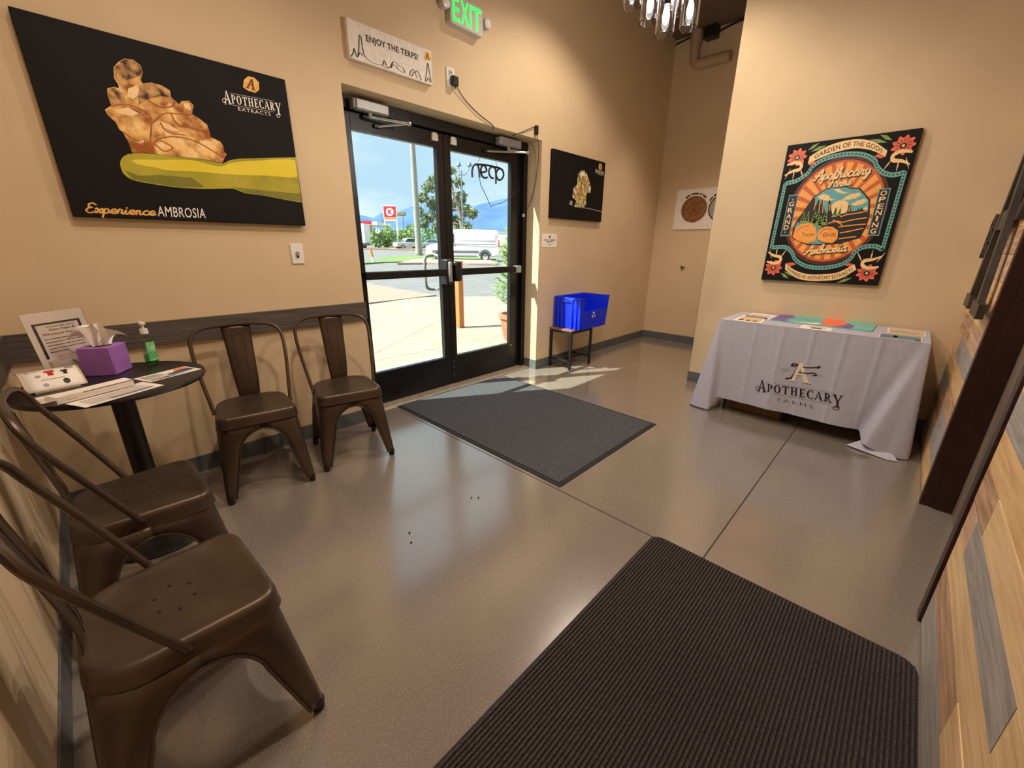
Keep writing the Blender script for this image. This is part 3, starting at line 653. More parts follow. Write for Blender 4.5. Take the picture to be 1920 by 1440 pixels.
# ENJOY THE TERPS panel
t, fn = canvas_y('white panel reading enjoy the terps with rock outline drawing', 1.724, 2.324, 2.331, 2.530, 'canvas_white')
decal('lettering', 'print_black', tbox('ENJOY THE TERPS!', *[(0.1945,0.5276),(0.8143,0.5369),(0.1929,0.7472)], offset=0.03, space=1.05), fn, t, L1)
decal('gem_print', 'print_gold', affine([GEM], *[(0.8847,0.6561),(0.9926,0.6874),(0.8875,0.9246)]), fn, t, L1)
decal('gem_letter', 'print_brown', affine(AGLY, *[(0.8847,0.6561),(0.9926,0.6874),(0.8875,0.9246)]), fn, t, L2)
dr_ = []
for p in [[(0.0099,0.0297),(0.0412,0.1643),(0.0539,0.2842),(0.0679,0.1411),(0.0847,0.0875),(0.1071,0.3494),(0.1231,0.6477),(0.1408,0.6191),(0.1478,0.338),(0.171,0.1544),(0.2557,0.0586)],[(0.0847,0.0875),(0.1165,0.2239),(0.1426,0.1549)],[(0.2557,0.0586),(0.3569,0.0966),(0.3849,0.2495),(0.4085,0.1017),(0.4507,0.1184),(0.4857,0.2786),(0.5287,0.287),(0.5712,0.2362),(0.6148,0.2045),(0.6308,0.0923)],[(0.3567,0.0871),(0.418,0.0609),(0.5059,0.2217),(0.5474,0.131),(0.6239,0.0774)],[(0.4855,0.2689),(0.4608,0.0921)],[(0.6916,0.0601),(0.7051,0.1953),(0.7408,0.2713),(0.7629,0.1862),(0.7876,0.2799),(0.8219,0.1769),(0.8443,0.0377)],[(0.7145,0.0509),(0.7515,0.2034),(0.7918,0.0534)],[(0.893,0.0448),(0.9205,0.3501),(0.9427,0.6238),(0.9578,0.3769),(0.9803,0.0774)],[(0.9127,0.0423),(0.9439,0.2105),(0.9626,0.0548)]]:
    dr_ += stroke(p, 0.012, n=3)
decal('rock_drawing', 'print_black', dr_, fn, t, L1)

# small black canvas right of the doors
t, fn = canvas_y('small black canvas of a pale crystal, right of the doors', 3.691, 4.612, 1.547, 2.152, 'canvas_black')
decal('stone_print', 'crystal', [[(0.4037,0.2003),(0.4476,0.3042),(0.3689,0.3515),(0.3824,0.4912),(0.4454,0.5547),(0.4506,0.7049),(0.496,0.7742),(0.5631,0.7963),(0.619,0.7592),(0.6702,0.6705),(0.7304,0.5378),(0.7192,0.4646),(0.647,0.4555),(0.6356,0.3825),(0.6461,0.2677),(0.5967,0.2102)]], fn, t, L1)
decal('stone_print', 'print_amber_dark', [[(0.4327,0.498),(0.533,0.5392),(0.5774,0.4327),(0.4798,0.3361)], [(0.5215,0.6754),(0.6278,0.6641),(0.638,0.5536),(0.5479,0.5691)]], fn, t, L2)
decal('stone_print', 'print_white', [[(0.482,0.7369),(0.5483,0.7667),(0.5937,0.7277),(0.5203,0.6889)], [(0.4022,0.4526),(0.4348,0.4706),(0.4276,0.3863)], [(0.6557,0.5561),(0.72,0.5307),(0.6996,0.4765)]], fn, t, L2)
decal('stone_print', 'print_grey', [[(0.3098,0.2334),(0.3451,0.307),(0.3816,0.2689),(0.3683,0.2167)]], fn, t, L2)
decal('blade_print', 'print_grey', stroke([(0.4552,0.2053),(0.6701,0.2055),(0.8994,0.1875),(0.9956,0.1745)], .012), fn, t, L1)
logo(fn, t, [(0.848,0.8666),(0.9311,0.8667),(0.8448,0.9632)], [(0.8023,0.8086),(0.977,0.8032),(0.7904,0.8512)], 'EXTRACTS', [(0.8424,0.7815),(0.9494,0.7758),(0.8369,0.7975)])

# small notice by the door
t = thing('wall_notice', 'small white paper notice beside the door opening', 'notice', (3.72, 0, 1.268))
q = [(3.586,1.398),(3.839,1.405),(3.85,1.257),(3.593,1.256)]
nx0, nx1, nz0, nz1 = 3.600, 3.842, 1.268, 1.398
build('sheet', MB().box((nx0, -0.003, nz0), (nx1, -0.0005, nz1)), 'paper', t, world=True, smooth=False)
nf = lambda u, v, o: (nx0+u*(nx1-nx0), -0.003-o, nz0+v*(nz1-nz0))
decal('emblem', 'print_black', affine([GEM], (.46,.68), (.56,.68), (.46,.86)), nf, t, L1)
decal('lettering', 'print_black', [bar(.16,.49,.36,.555), bar(.42,.50,.51,.56), bar(.55,.50,.86,.565), bar(.33,.37,.55,.435), bar(.60,.38,.72,.44), bar(.46,.16,.60,.20)], nf, t, L1)

# ------------------------------------------------------------------ things on the far wall
def wallx(x): return lambda y0, y1, z0, z1: (lambda u, v, o: (x-o, y0+u*(y1-y0), z0+v*(z1-z0)))
fx = wallx(XF-0.012)(-0.262, -0.95, 1.505, 1.992)
t = thing('canvas_print', 'white canvas with two round seals on the far alcove wall', 'picture', (XF, -0.5, 1.505))
build('canvas', MB().box((XF-0.012, -0.95, 1.505), (XF-0.0005, -0.262, 1.992)), 'canvas_white', t, world=True, bev=0.002)
decal('seal', 'coin_brown', [disc(.36, .5, .24, .33, 32)], fx, t, L1)
decal('seal_ring', 'print_brown', ring(.36, .5, .21, .29, .012, .016)+ring(.36, .5, .12, .165, .014, .02), fx, t, L2)
decal('seal_letter', 'print_brown', affine(AGLY, (.26,.38), (.46,.38), (.26,.62)), fx, t, L2)
decal('seal', 'print_grey', [disc(.84, .5, .22, .32, 32)], fx, t, L1)
decal('seal_ring', 'print_black', ring(.84, .5, .22, .32, .02, .03), fx, t, L2)
decal('seal_fill', 'print_gold', [disc(.86, .52, .13, .2, 24)], fx, t, L3)
decal('lettering', 'print_black', sum([ring(.36, .5, .285, .40, .03, .04, a, b, 6) for a, b in ((132,112),(108,78),(74,66),(62,44))], [])+sum([ring(.84, .5, .26, .385, .028, .04, a, b, 6) for a, b in ((150,132),(128,108),(104,84))], []), fx, t, L1)
t = thing('door_stop', 'small round metal wall stop on the far alcove wall', 'door stop', (XF, -0.464, 1.0))
build('rose', MB().lathe([(0.0, -0.02), (0.02, -0.02), (0.03, -0.012), (0.034, -0.0006)], (XF, -0.464, 1.025), 20, 'x'), 'alu', t, world=True)
build('bumper', MB().lathe([(0.0, -0.03), (0.012, -0.03), (0.014, -0.02)], (XF, -0.464, 1.025), 16, 'x'), 'dark_rubber', t, world=True)
t = thing('sprinkler_pipe', 'tan painted pipe elbow high on the far alcove wall', 'pipe', (XF-0.08, -0.3, 3.3))
build('pipe_run', MB().tube(cat([(XF-0.075, -0.285, CH), (XF-0.075, -0.285, 3.46), (XF-0.075, -0.30, 3.37), (XF-0.075, -0.37, 3.335), (XF-0.075, -0.46, 3.335), (XF-0.075, -0.70, 3.335)], 5), 0.055, 14), 'pipe_paint', t, world=True)
build('coupling', MB().cyl((XF-0.075, -0.285, 3.56), (XF-0.075, -0.285, 3.66), 0.068, n=16), 'pipe_paint', t, world=True)
t = thing('junction_box', 'dark junction box against the ceiling beside the pipe', 'box', (XF-0.06, -0.5, 3.55))
build('body', MB().box((XF-0.12, -0.52, 3.56), (XF-0.002, -0.38, 3.679)), 'black_metal', t, world=True, bev=0.006)
build('conduit', MB().tube(cat([(XF-0.03, -0.52, 3.62), (XF-0.03, -0.75, 3.66), (XF-0.03, -1.2, 3.665)], 4), 0.012, 8), 'dark_rubber', t, world=True)
t = thing('ceiling_conduit', 'thin dark conduit along the top of the far wall by the corner', 'conduit', (XF-0.02, -0.1, 3.6))
build('conduit_run', MB().tube([(XF-0.02, -0.01, 3.63), (XF-0.02, -0.21, 3.66)], 0.01, 8), 'dark_rubber', t, world=True)

# ------------------------------------------------------------------ main poster on the right wall
py0, py1, pz0, pz1 = -1.832, -2.590, 1.026, 2.032
t = thing('canvas_print', 'colourful sunburst poster canvas with flowers above the cloth-covered table', 'picture', (XP, -2.2, pz0))
build('canvas', MB().box((XP-CT, py1, pz0), (XP-0.001, py0, pz1)), 'canvas_black', t, world=True, bev=0.003)
fn = wallx(XP-CT)(py0, py1, pz0, pz1)
K = (1420, 230, 4.5)
BOR = [(0.0456,0.733),(0.1413,0.7451),(0.221,0.7883),(0.2573,0.8373),(0.334,0.8739),(0.4496,0.8927),(0.5485,0.8911),(0.6399,0.8752),(0.7232,0.8363),(0.7567,0.7932),(0.8103,0.7524),(0.8897,0.732),(0.9613,0.7447)]
BOL = [(0.9598,0.2484),(0.9013,0.2721),(0.8156,0.2653),(0.7622,0.2321),(0.7398,0.1818),(0.6679,0.1379),(0.5388,0.1128),(0.395,0.1205),(0.2892,0.1649),(0.2308,0.227),(0.1572,0.2625),(0.0372,0.2547)]
inner = cat(BOR, 6)+cat(BOL, 6)
cx_ = sum(p[0] for p in inner)/len(inner); cy_ = sum(p[1] for p in inner)/len(inner)
def shrink(k, ky=None): return [(cx_+(x-cx_)*k, cy_+(y-cy_)*(ky or k)) for x, y in inner]
SC = [(0.5119,0.4977)][0]
decal('glow_print', 'print_maroon', [disc(SC[0], SC[1]+.01, .40, .375, 40)], fn, t, 0.0004)
decal('glow_print', 'print_rust', [disc(SC[0], SC[1]+.01, .372, .35, 40)], fn, t, 0.0006)
rays = []
for i in range(26):
    a = 2*PI*i/26
    rays.append([(SC[0]+.12*math.cos(a-.05), SC[1]+.01+.11*math.sin(a-.05)), (SC[0]+.355*math.cos(a-.075), SC[1]+.01+.335*math.sin(a-.075)), (SC[0]+.355*math.cos(a+.075), SC[1]+.01+.335*math.sin(a+.075)), (SC[0]+.12*math.cos(a+.05), SC[1]+.01+.11*math.sin(a+.05))])
decal('ray_print', 'print_orange', rays, fn, t, 0.0009)
decal('border_print', 'print_teal', stroke(inner, .030, closed=True, smooth=False), fn, t, 0.0012)
dots = []; acc = 0; last = inner[0]
for p in inner+[inner[0]]:
    sx, sy = (p[0]-last[0])*.758, (p[1]-last[1])*1.006
    d = math.hypot(sx, sy); k = 0
    while acc+0.021 <= d+1e-9 and d > 0:
        acc += 0.021; f_ = acc/d
        dots.append(disc(last[0]+(p[0]-last[0])*f_, last[1]+(p[1]-last[1])*f_, .0075, .0056, 8))
    acc -= d; last = p
decal('border_dots', 'print_black', dots, fn, t, 0.0016)
def P4(m, polys, o=0.0014, nm='scene_print'): decal(nm, m, polys, fn, t, o)
gem = [(0.2898,0.5551),(0.3335,0.6233),(0.3921,0.6583),(0.4596,0.6886),(0.5337,0.688),(0.5899,0.6652),(0.6679,0.6568),(0.7592,0.5814),(0.7874,0.4694),(0.7826,0.4104),(0.7601,0.3344),(0.624,0.2963),(0.4924,0.2853),(0.3623,0.2852),(0.2187,0.3382),(0.2156,0.4125),(0.2308,0.4554)]
P4('print_black', [[(SC[0]+(x-SC[0])*1.05, SC[1]+(y-SC[1])*1.04) for x, y in gem]], 0.0012, 'gem_outline')
P4('print_teal_sky', [gem], 0.0015)
P4('print_cream', [p for p in [[(0.3533,0.6223),(0.3969,0.6403),(0.4379,0.6301),(0.4637,0.6048),(0.504,0.5949),(0.4489,0.5894),(0.3884,0.6003)],[(0.4651,0.6685),(0.5112,0.6698),(0.5448,0.6482),(0.592,0.6417),(0.5585,0.6318),(0.5085,0.6463)],[(0.551,0.5927),(0.5907,0.6144),(0.6228,0.6284),(0.6746,0.6334),(0.6969,0.6168),(0.6499,0.5958),(0.6066,0.5901)],[(0.6338,0.5574),(0.6724,0.5792),(0.7302,0.592),(0.7523,0.5756),(0.7149,0.554),(0.6724,0.5479)],[(0.7251,0.5184),(0.7614,0.5443),(0.7705,0.5129)]]]+[disc(*[(0.5522,0.5383)][0], .072, .052, 24)], 0.0018)
P4('print_black', [p for p in [[(0.274,0.5264),(0.2954,0.5798),(0.3146,0.6201),(0.3367,0.6109),(0.3579,0.5607),(0.3648,0.5973),(0.3785,0.6007),(0.3994,0.559),(0.3979,0.6079),(0.4187,0.5663),(0.447,0.508),(0.469,0.5155),(0.4509,0.5893),(0.4651,0.5927),(0.4937,0.5227),(0.5164,0.4813),(0.4481,0.4501),(0.2404,0.438),(0.2308,0.4554)],[(0.6221,0.5022),(0.6178,0.5501),(0.6293,0.5575),(0.652,0.5092),(0.6995,0.5154),(0.701,0.535),(0.7133,0.5165),(0.7244,0.5364),(0.7385,0.5179),(0.7748,0.5127),(0.7874,0.4694),(0.7826,0.4104),(0.7601,0.3344),(0.624,0.2963),(0.4924,0.2853),(0.4245,0.392),(0.4802,0.4741),(0.551,0.4924)]]], 0.0021)
P4('print_orange', sum([stroke(p, .007) for p in [[(0.3488,0.5279),(0.3478,0.5693),(0.3439,0.6023)],[(0.3931,0.5098),(0.3876,0.5594),(0.3827,0.5924)],[(0.4246,0.5087),(0.4171,0.5583),(0.4079,0.5994)],[(0.4783,0.5233),(0.47,0.5642)],[(0.6337,0.5098),(0.631,0.5417)],[(0.5743,0.4755),(0.6255,0.4901),(0.6871,0.4961),(0.7716,0.509)],[(0.4915,0.4325),(0.5634,0.4473),(0.6032,0.4382),(0.6724,0.4527),(0.7842,0.4656)],[(0.5842,0.406),(0.6472,0.4129),(0.7269,0.4194),(0.788,0.4221)],[(0.6051,0.3645),(0.6587,0.3721),(0.7361,0.3872),(0.7784,0.3945)],[(0.6071,0.323),(0.6702,0.331),(0.7409,0.3386)],[(0.5231,0.4565),(0.5868,0.4305),(0.6101,0.4137)]]], []), 0.0024)
trees = []
TB = [(0.2705,0.4416),(0.3076,0.4365),(0.3667,0.4226),(0.4222,0.4004),(0.456,0.4208),(0.527,0.4769),(0.5626,0.484),(0.3933,0.4347)]
for (x, y), s in zip(TB, (.075,.085,.095,.085,.10,.07,.055,.09)):
    for k in range(4): trees.append([(x-s*.34*(1-.2*k), y+s*.22*k), (x+s*.34*(1-.2*k), y+s*.22*k), (x, y+s*(.22*k+.42))])
P4('print_leaf', trees, 0.0027)
g1 = [(0.2134,0.3382),(0.2231,0.4037),(0.2675,0.4331),(0.3427,0.4375),(0.3951,0.4093),(0.4209,0.3496),(0.4173,0.3068),(0.3509,0.2896),(0.2739,0.3071)]
g2 = [(0.4239,0.3496),(0.4294,0.3919),(0.4778,0.412),(0.5368,0.4068),(0.5863,0.3812),(0.5977,0.3231),(0.5677,0.2938),(0.4988,0.2981),(0.44,0.3153)]
P4('print_brown', [[(x+(x-SC[0])*.02, y-.004) for x, y in g1], [(x, y-.006) for x, y in g2]], 0.0029)
P4('print_orange', [g1, g2], 0.0031)
P4('print_rust', stroke([(0.2373,0.3687),(0.269,0.4073),(0.3375,0.4189)], .006)+stroke([(0.4434,0.3579),(0.4737,0.3912),(0.5413,0.3902)], .006), 0.0033)
decal('lettering', 'print_brown', tbox('Terps', *[(0.2928,0.3351),(0.4006,0.3395),(0.2899,0.3664)], shear=.2)+tbox('Gods', *[(0.4738,0.3364),(0.5784,0.3415),(0.4707,0.366)], shear=.2), fn, t, 0.0034)
for s_, pts in (('Apothecary', [(470,490),(925,420),(475,400)]), ('Farms', [(590,545),(790,525),(590,475)]), ('Ambrosia', [(400,1112),(750,1082),(408,1040)])):
    b3 = {'Apothecary': [(0.2921,0.7351),(0.7144,0.7506),(0.2858,0.8034)], 'Farms': [(0.4194,0.6807),(0.5924,0.6883),(0.4108,0.7367)], 'Ambrosia': [(0.3572,0.2062),(0.6895,0.2356),(0.3508,0.2704)]}[s_]
    decal('lettering', 'print_black', [[(x+.004, y-.004) for x, y in p] for p in affine(script(s_, .23), *b3)], fn, t, 0.0036)
    decal('lettering', 'print_cream', affine(script(s_, .15), *b3), fn, t, 0.0039)
# banners
def arcband(top, bot, n=24):
    a, b = cat(top, 8), cat(bot, 8); m = min(len(a), len(b)); 
    return [[a[i], a[i+1], b[i+1], b[i]] for i in range(m-1)], a, b
top_b = arcband([(0.2104,0.9045),(0.3132,0.9514),(0.4349,0.9783),(0.5667,0.9805),(0.6851,0.9521),(0.7988,0.8871)], [(0.2079,0.8573),(0.3287,0.8938),(0.4516,0.9182),(0.5653,0.9243),(0.6835,0.9003),(0.7972,0.8514)])
bot_b = arcband([(0.2018,0.1358),(0.3099,0.0837),(0.4313,0.0605),(0.5518,0.0648),(0.6731,0.0846),(0.7825,0.1449)], [(0.2089,0.0899),(0.3238,0.0292),(0.4442,0.0113),(0.5648,0.0164),(0.6959,0.0369),(0.8086,0.1077)])
def onband(s, band, u0, u1, v0, v1):
    _, a, b = band; m = min(len(a), len(b))-1; out = []
    for p in text2d(s, offset=.012, space=1.05):
        q = []
        for x, y in p:
            tt = (u0+(u1-u0)*x)*m; k = min(int(tt), m-1); f_ = tt-k; vv = v0+(v1-v0)*y
            A = [a[k][i]+(a[k+1][i]-a[k][i])*f_ for i in (0, 1)]; B = [b[k][i]+(b[k+1][i]-b[k][i])*f_ for i in (0, 1)]
            q.append(tuple(B[i]+(A[i]-B[i])*vv for i in (0, 1)))
        out.append(q)
    return out
P4('print_cream', top_b[0]+bot_b[0], 0.0014, 'banner_print')
P4('print_coral', [[(0.2079,0.8573),(0.2488,0.8696),(0.2944,0.8618),(0.2262,0.8438)], [(0.7972,0.8514),(0.7415,0.8731),(0.7166,0.8587),(0.7668,0.8433)], [(0.2051,0.1358),(0.262,0.1462),(0.3025,0.1335),(0.2486,0.114)], [(0.7825,0.1449),(0.7389,0.1523),(0.7007,0.1387),(0.7552,0.1273)]], 0.0017, 'banner_print')
decal('lettering', 'print_black', onband('GARDEN OF THE GODS', top_b, .09, .93, .22, .76), fn, t, 0.0018)
decal('lettering', 'print_black', onband('POWERED BY APOTHECARY EXTRACTS', bot_b, .06, .95, .22, .75), fn, t, 0.0018)
# flowers, leaves and ribbon curls in the corners
FL = [(0.1048,0.9084),(0.8995,0.9088),(0.097,0.1006),(0.8939,0.0869)]
for (x, y), (du, dv) in zip(FL, ((.10,.05), (-.11,.05), (.10,-.05), (-.13,-.05))):
    lv = []
    for k, (ax, ay) in enumerate(((du*1.1, dv*1.1), (du*1.5, dv*.8), (-du*.5, -dv*2.0), (0, -dv*2.2), (du*.6, -dv*2.0))):
        ln = math.hypot(ax, ay); wl_ = .012 if k < 2 else .005; nx_, ny_ = -ay/ln*wl_, ax/ln*wl_
        lv.append([(x+ax*.7, y+ay*.7), (x+ax*1.1+nx_, y+ay*1.1+ny_), (x+ax*1.5, y+ay*1.5), (x+ax*1.1-nx_, y+ay*1.1-ny_)])
    P4('print_leaf', lv[:2], 0.0013, 'leaf_print'); P4('print_cream', lv[2:], 0.0013, 'leaf_print')
    pet = [(x+(.072+.012*math.cos(9*a))*math.cos(a), y+(.054+.009*math.cos(9*a))*math.sin(a)) for a in [2*PI*i/54 for i in range(54)]]
    P4('print_coral', [pet], 0.0016, 'flower_print')
    P4('print_black', [disc(x, y-.002, .024, .017, 14)]+sum([stroke([(x+.026*math.cos(a), y+.019*math.sin(a)), (x+.055*math.cos(a), y+.042*math.sin(a))], .004, smooth=False) for a in [2*PI*i/12 for i in range(12)]], []), 0.0018, 'flower_print')
    P4('print_cream', [disc(x, y-.002, .011, .008, 10)], 0.0020, 'flower_print')
    s_ = 1 if dv > 0 else -1; m_ = 1 if du > 0 else -1
    P4('print_cream', stroke([(x-.075*m_, y-.045*s_), (x+.0*m_, y-.035*s_), (x+.05*m_, y-.055*s_), (x+.04*m_, y-.085*s_), (x-.02*m_, y-.095*s_), (x-.08*m_, y-.12*s_)], [.012,.022,.026,.026,.02,.006]), 0.0022, 'ribbon_print')
# side plaques
for q, letters in (([(0.0989,0.3435),(0.1845,0.3473),(0.1868,0.6473),(0.1038,0.6474)], None), ([(0.8188,0.3461),(0.9067,0.3413),(0.8979,0.6509),(0.815,0.652)], None)):
    P4('print_teal', [q], 0.0014, 'plaque_print')
    mx_, my_ = sum(p[0] for p in q)/4, sum(p[1] for p in q)/4
    P4('print_navy', [[(mx_+(x-mx_)*.84, my_+(y-my_)*.955) for x, y in q]], 0.0017, 'plaque_print')
def letters(s, pts, w_, h_):
    out = []
    for ch, (x, y) in zip(s, pts):
        ww = w_*(.35 if ch == 'I' else 1)
        out += tbox(ch, (x-ww/2, y-h_/2), (x+ww/2, y-h_/2), (x-ww/2, y+h_/2), offset=.02)
    return out
for lt_ in (letters('GRAND', [(0.1427,0.5804),(0.1415,0.5353),(0.1396,0.4923),(0.1383,0.4507),(0.1379,0.4095)], .045, .034), letters('OPENING', [(0.8558,0.6213),(0.857,0.5806),(0.859,0.5373),(0.8583,0.4967),(0.8572,0.4573),(0.8576,0.4152),(0.8558,0.3743)], .045, .034)): decal('lettering', 'print_cream', lt_, fn, t, 0.0020)
P4('print_cream', [disc(*p, .006, .005, 8) for p in [(0.1442,0.6117),(0.1359,0.3743)]], 0.0020, 'plaque_dot')

# ------------------------------------------------------------------ bistro chairs (stamped metal, hoop back)
def make_chair(name, label):
    t = thing(name, label, 'chair')
    SH = 0.450
    # seat outline: straight front, rounded corners, bowed back (front is -y)
    def outline(k=0.0, n=9):
        pts = []
        hw, hf, hb = 0.182-k, 0.180-k, 0.175-k
        rf = 0.050-k*0.5; rb = 0.105-k*0.5
        def arc(cx, cy, r, a0, a1):
            for i in range(n+1):
                a = R(a0+(a1-a0)*i/n); pts.append((cx+r*math.cos(a), cy+r*math.sin(a)))
        arc(hw-rf, -hf+rf, rf, -90, 0); arc(hw-0.012-rb, hb-rb, rb, 0, 90)
        arc(-(hw-0.012-rb), hb-rb, rb, 90, 180); arc(-(hw-rf), -hf+rf, rf, 180, 270)
        return pts
    rings = [(outline(-0.006), SH-0.055), (outline(-0.004), SH-0.048), (outline(-0.001), SH-0.020), (outline(0.001), SH-0.010), (outline(0.006), SH-0.002), (outline(0.014), SH), (outline(0.024), SH-0.002), (outline(0.034), SH-0.006), (outline(0.10), SH-0.008)]
    mb = MB(); n = len(rings[0][0])
    for pts, z in rings: mb.v += [(x, y, z) for x, y in pts]
    for k in range(len(rings)-1):
        mb.f += [(k*n+i, k*n+(i+1) % n, (k+1)*n+(i+1) % n, (k+1)*n+i) for i in range(n)]
    mb.f.append(tuple(range((len(rings)-1)*n, len(rings)*n)))
    seat = build('seat', mb, 'chair_metal', t, ang=60)
    for x, y in ((-.052,.0),(-.026,.035),(-.026,-.035),(.026,.035),(.026,-.035),(.052,.0)):
        build('drain_hole', MB().cyl((x, y, SH-0.0085), (x, y, SH-0.0072), 0.0045, n=10), 'hole_dark', seat)
    # legs: each an angled sheet whose inner edges flare into the arched apron
    for sx in (1, -1):
        for sy in (1, -1):
            mb = MB()
            top = Vector((0.180*sx, 0.174*sy)); foot = Vector((0.208*sx, 0.222*sy))
            zt, za, zb = SH-0.05, SH-0.088, 0.028
            rows = []
            zs = [zb+(0.25-zb)*i/8 for i in range(8)]+[0.25+(za-0.25)*math.sin(PI/2*i/14) for i in range(15)]+[zt]; nz = len(zs)-1
            for z in zs:
                f_ = (zt-z)/(zt-zb)
                c = top.lerp(foot, f_)
                half_x, half_y = abs(c.x), abs(c.y)
                g = max(0.0, min(1.0, (z-0.25)/(za-0.25)))
                arch = 1-math.sqrt(max(0.0, 1-g*g))
                w0 = 0.036+0.044*min(1, z/0.25)
                wx = w0+(half_x-w0)*arch if z < za else half_x
                wy = w0+(half_y-w0)*arch if z < za else half_y
                rc = (0.092 if sy > 0 else 0.046)*(1-f_)**1.5+0.013
                wx = max(wx, rc+.004); wy = max(wy, rc+.004)
                arc = [(c.x-sx*rc*(1-math.sin(R(q))), c.y-sy*rc*(1-math.cos(R(q))), z) for q in (0, 18, 36, 54, 72, 90)]
                row = [(c.x-sx*wx, c.y, z), (c.x-sx*(wx+rc)/2, c.y, z)]+arc+[(c.x, c.y-sy*(wy+rc)/2, z), (c.x, c.y-sy*wy, z)]
                rows.append(row)
            for row in rows: mb.v += row
            m = 10
            for i in range(nz):
                for k in range(m-1):
                    mb.f.append((i*m+k, i*m+k+1, (i+1)*m+k+1, (i+1)*m+k))
            lg = build('leg', mb, 'chair_metal', t, solid=0.0022, ang=50)
            ed = MB()
            ea = [r_[0] for r_ in rows if r_[0][2] <= za+0.003]; eb = [r_[-1] for r_ in rows if r_[0][2] <= za+0.003]
            ed.tube(ea, 0.0042, 6); ed.tube(eb, 0.0042, 6)
            build('rolled_edge', ed, 'chair_metal', lg)
            fz = Vector((foot.x-sx*0.015, foot.y-sy*0.015, 0))
            build('foot', MB().lathe([(0.0, 0), (0.014, 0), (0.016, 0.004), (0.019, 0.034), (0.0, 0.036)], (fz.x, fz.y, 0), 14), 'dark_rubber', lg)
    # hoop back
    hp = [(-0.177, 0.012, 0.420), (-0.181, 0.020, 0.440), (-0.192, 0.055, 0.52), (-0.209, 0.115, 0.655), (-0.214, 0.160, 0.755), (-0.203, 0.178, 0.805), (-0.170, 0.190, 0.835), (-0.10, 0.200, 0.848), (0, 0.206, 0.852)]
    hp = hp+[(-x, y, z) for x, y, z in reversed(hp[:-1])]
    build('back_hoop', MB().tube(cat(hp, 4), 0.0095, 10), 'chair_metal', t)
    # splat, curving out to the rear of the seat
    cl = [(0.210, 0.842), (0.202, 0.78), (0.188, 0.70), (0.172, 0.60), (0.162, 0.53), (0.160, 0.49), (0.163, 0.455), (0.176, 0.42)]
    cl = cat(cl, 3); m = len(cl)
    def sp(u, v):
        y, z = cl[min(int(round(v*(m-1))), m-1)]
        hw = 0.070-0.020*min(1, v*1.15)+(0.012*max(0, (v-.85)/.15))
        return ((u*2-1)*hw, y-0.006*(1-(u*2-1)**2), z)
    spl = build('splat', MB().grid(sp, 6, m-1), 'chair_metal', t, solid=0.003, ang=60)
    em = MB()
    a = [sp(0.30, 0.10), sp(0.70, 0.10), sp(0.66, 0.74), sp(0.34, 0.74)]
    loop = []
    for i in range(4):
        p, q = Vector(a[i]), Vector(a[(i+1) % 4])
        for k in range(6):
            uu = p.lerp(q, k/6)
            # keep the bead on the curved sheet
            vv = min(range(m), key=lambda s_: abs(cl[s_][1]-uu.z)); loop.append((uu.x, cl[vv][0]-0.0078, uu.z))
    em.tube(loop, 0.0022, 5, closed=True)
    build('embossed_panel', em, 'chair_metal', spl)
    for s_ in (-1, 1): build('bolt', MB().cyl((s_*0.176, 0.012, 0.428), (s_*0.192, 0.012, 0.428), 0.006, n=10), 'black_metal', t)
    return t
GC = 'bronze metal chairs along the walls'
ch = make_chair('bistro_chair', 'bronze metal bistro chair beside the round black table, backed to the door wall'); ch['group'] = GC
ch.location = (0.812, -0.322, 0); ch.rotation_euler = (0, 0, R(-9))
def put(label, x, y, a):
    c = copy_tree(ch); c.location = (x, y, 0); c.rotation_euler = (0, 0, R(a)); c['label'] = label
    return c
put('bronze metal bistro chair nearest the glass entrance doors', 1.305, -0.360, -13)
put('bronze metal bistro chair at the left wall in front of the round table', 0.275, -0.985, 91)
put('nearest bronze metal bistro chair, at the left wall in the foreground', 0.283, -1.625, 93)

# ------------------------------------------------------------------ round side table
TX, TY, TZ = 0.312, -0.510, 0.742
t = thing('round_table', 'small round black pedestal table in the corner', 'table', (TX, TY, 0))
build('table_top', MB().lathe([(0.0, -0.026), (0.268, -0.026), (0.292, -0.020), (0.297, -0.010), (0.294, -0.002), (0.288, 0.0), (0.0, 0.0)], (TX, TY, TZ), 64), 'table_black', t, world=True)
build('mounting_plate', MB().box((TX-0.10, TY-0.10, TZ-0.032), (TX+0.10, TY+0.10, TZ-0.026)), 'black_metal', t, world=True)
build('column', MB().cyl((TX, TY, 0.02), (TX, TY, TZ-0.03), 0.038, n=24), 'black_metal', t, world=True)
build('column_sleeve', MB().cyl((TX, TY, 0.02), (TX, TY, 0.23), 0.046, n=24), 'black_metal', t, world=True)
build('base', MB().lathe([(0.0, 0.0), (0.205, 0.0), (0.208, 0.008), (0.19, 0.016), (0.06, 0.032), (0.0, 0.034)], (TX, TY, 0), 48), 'black_metal', t, world=True)

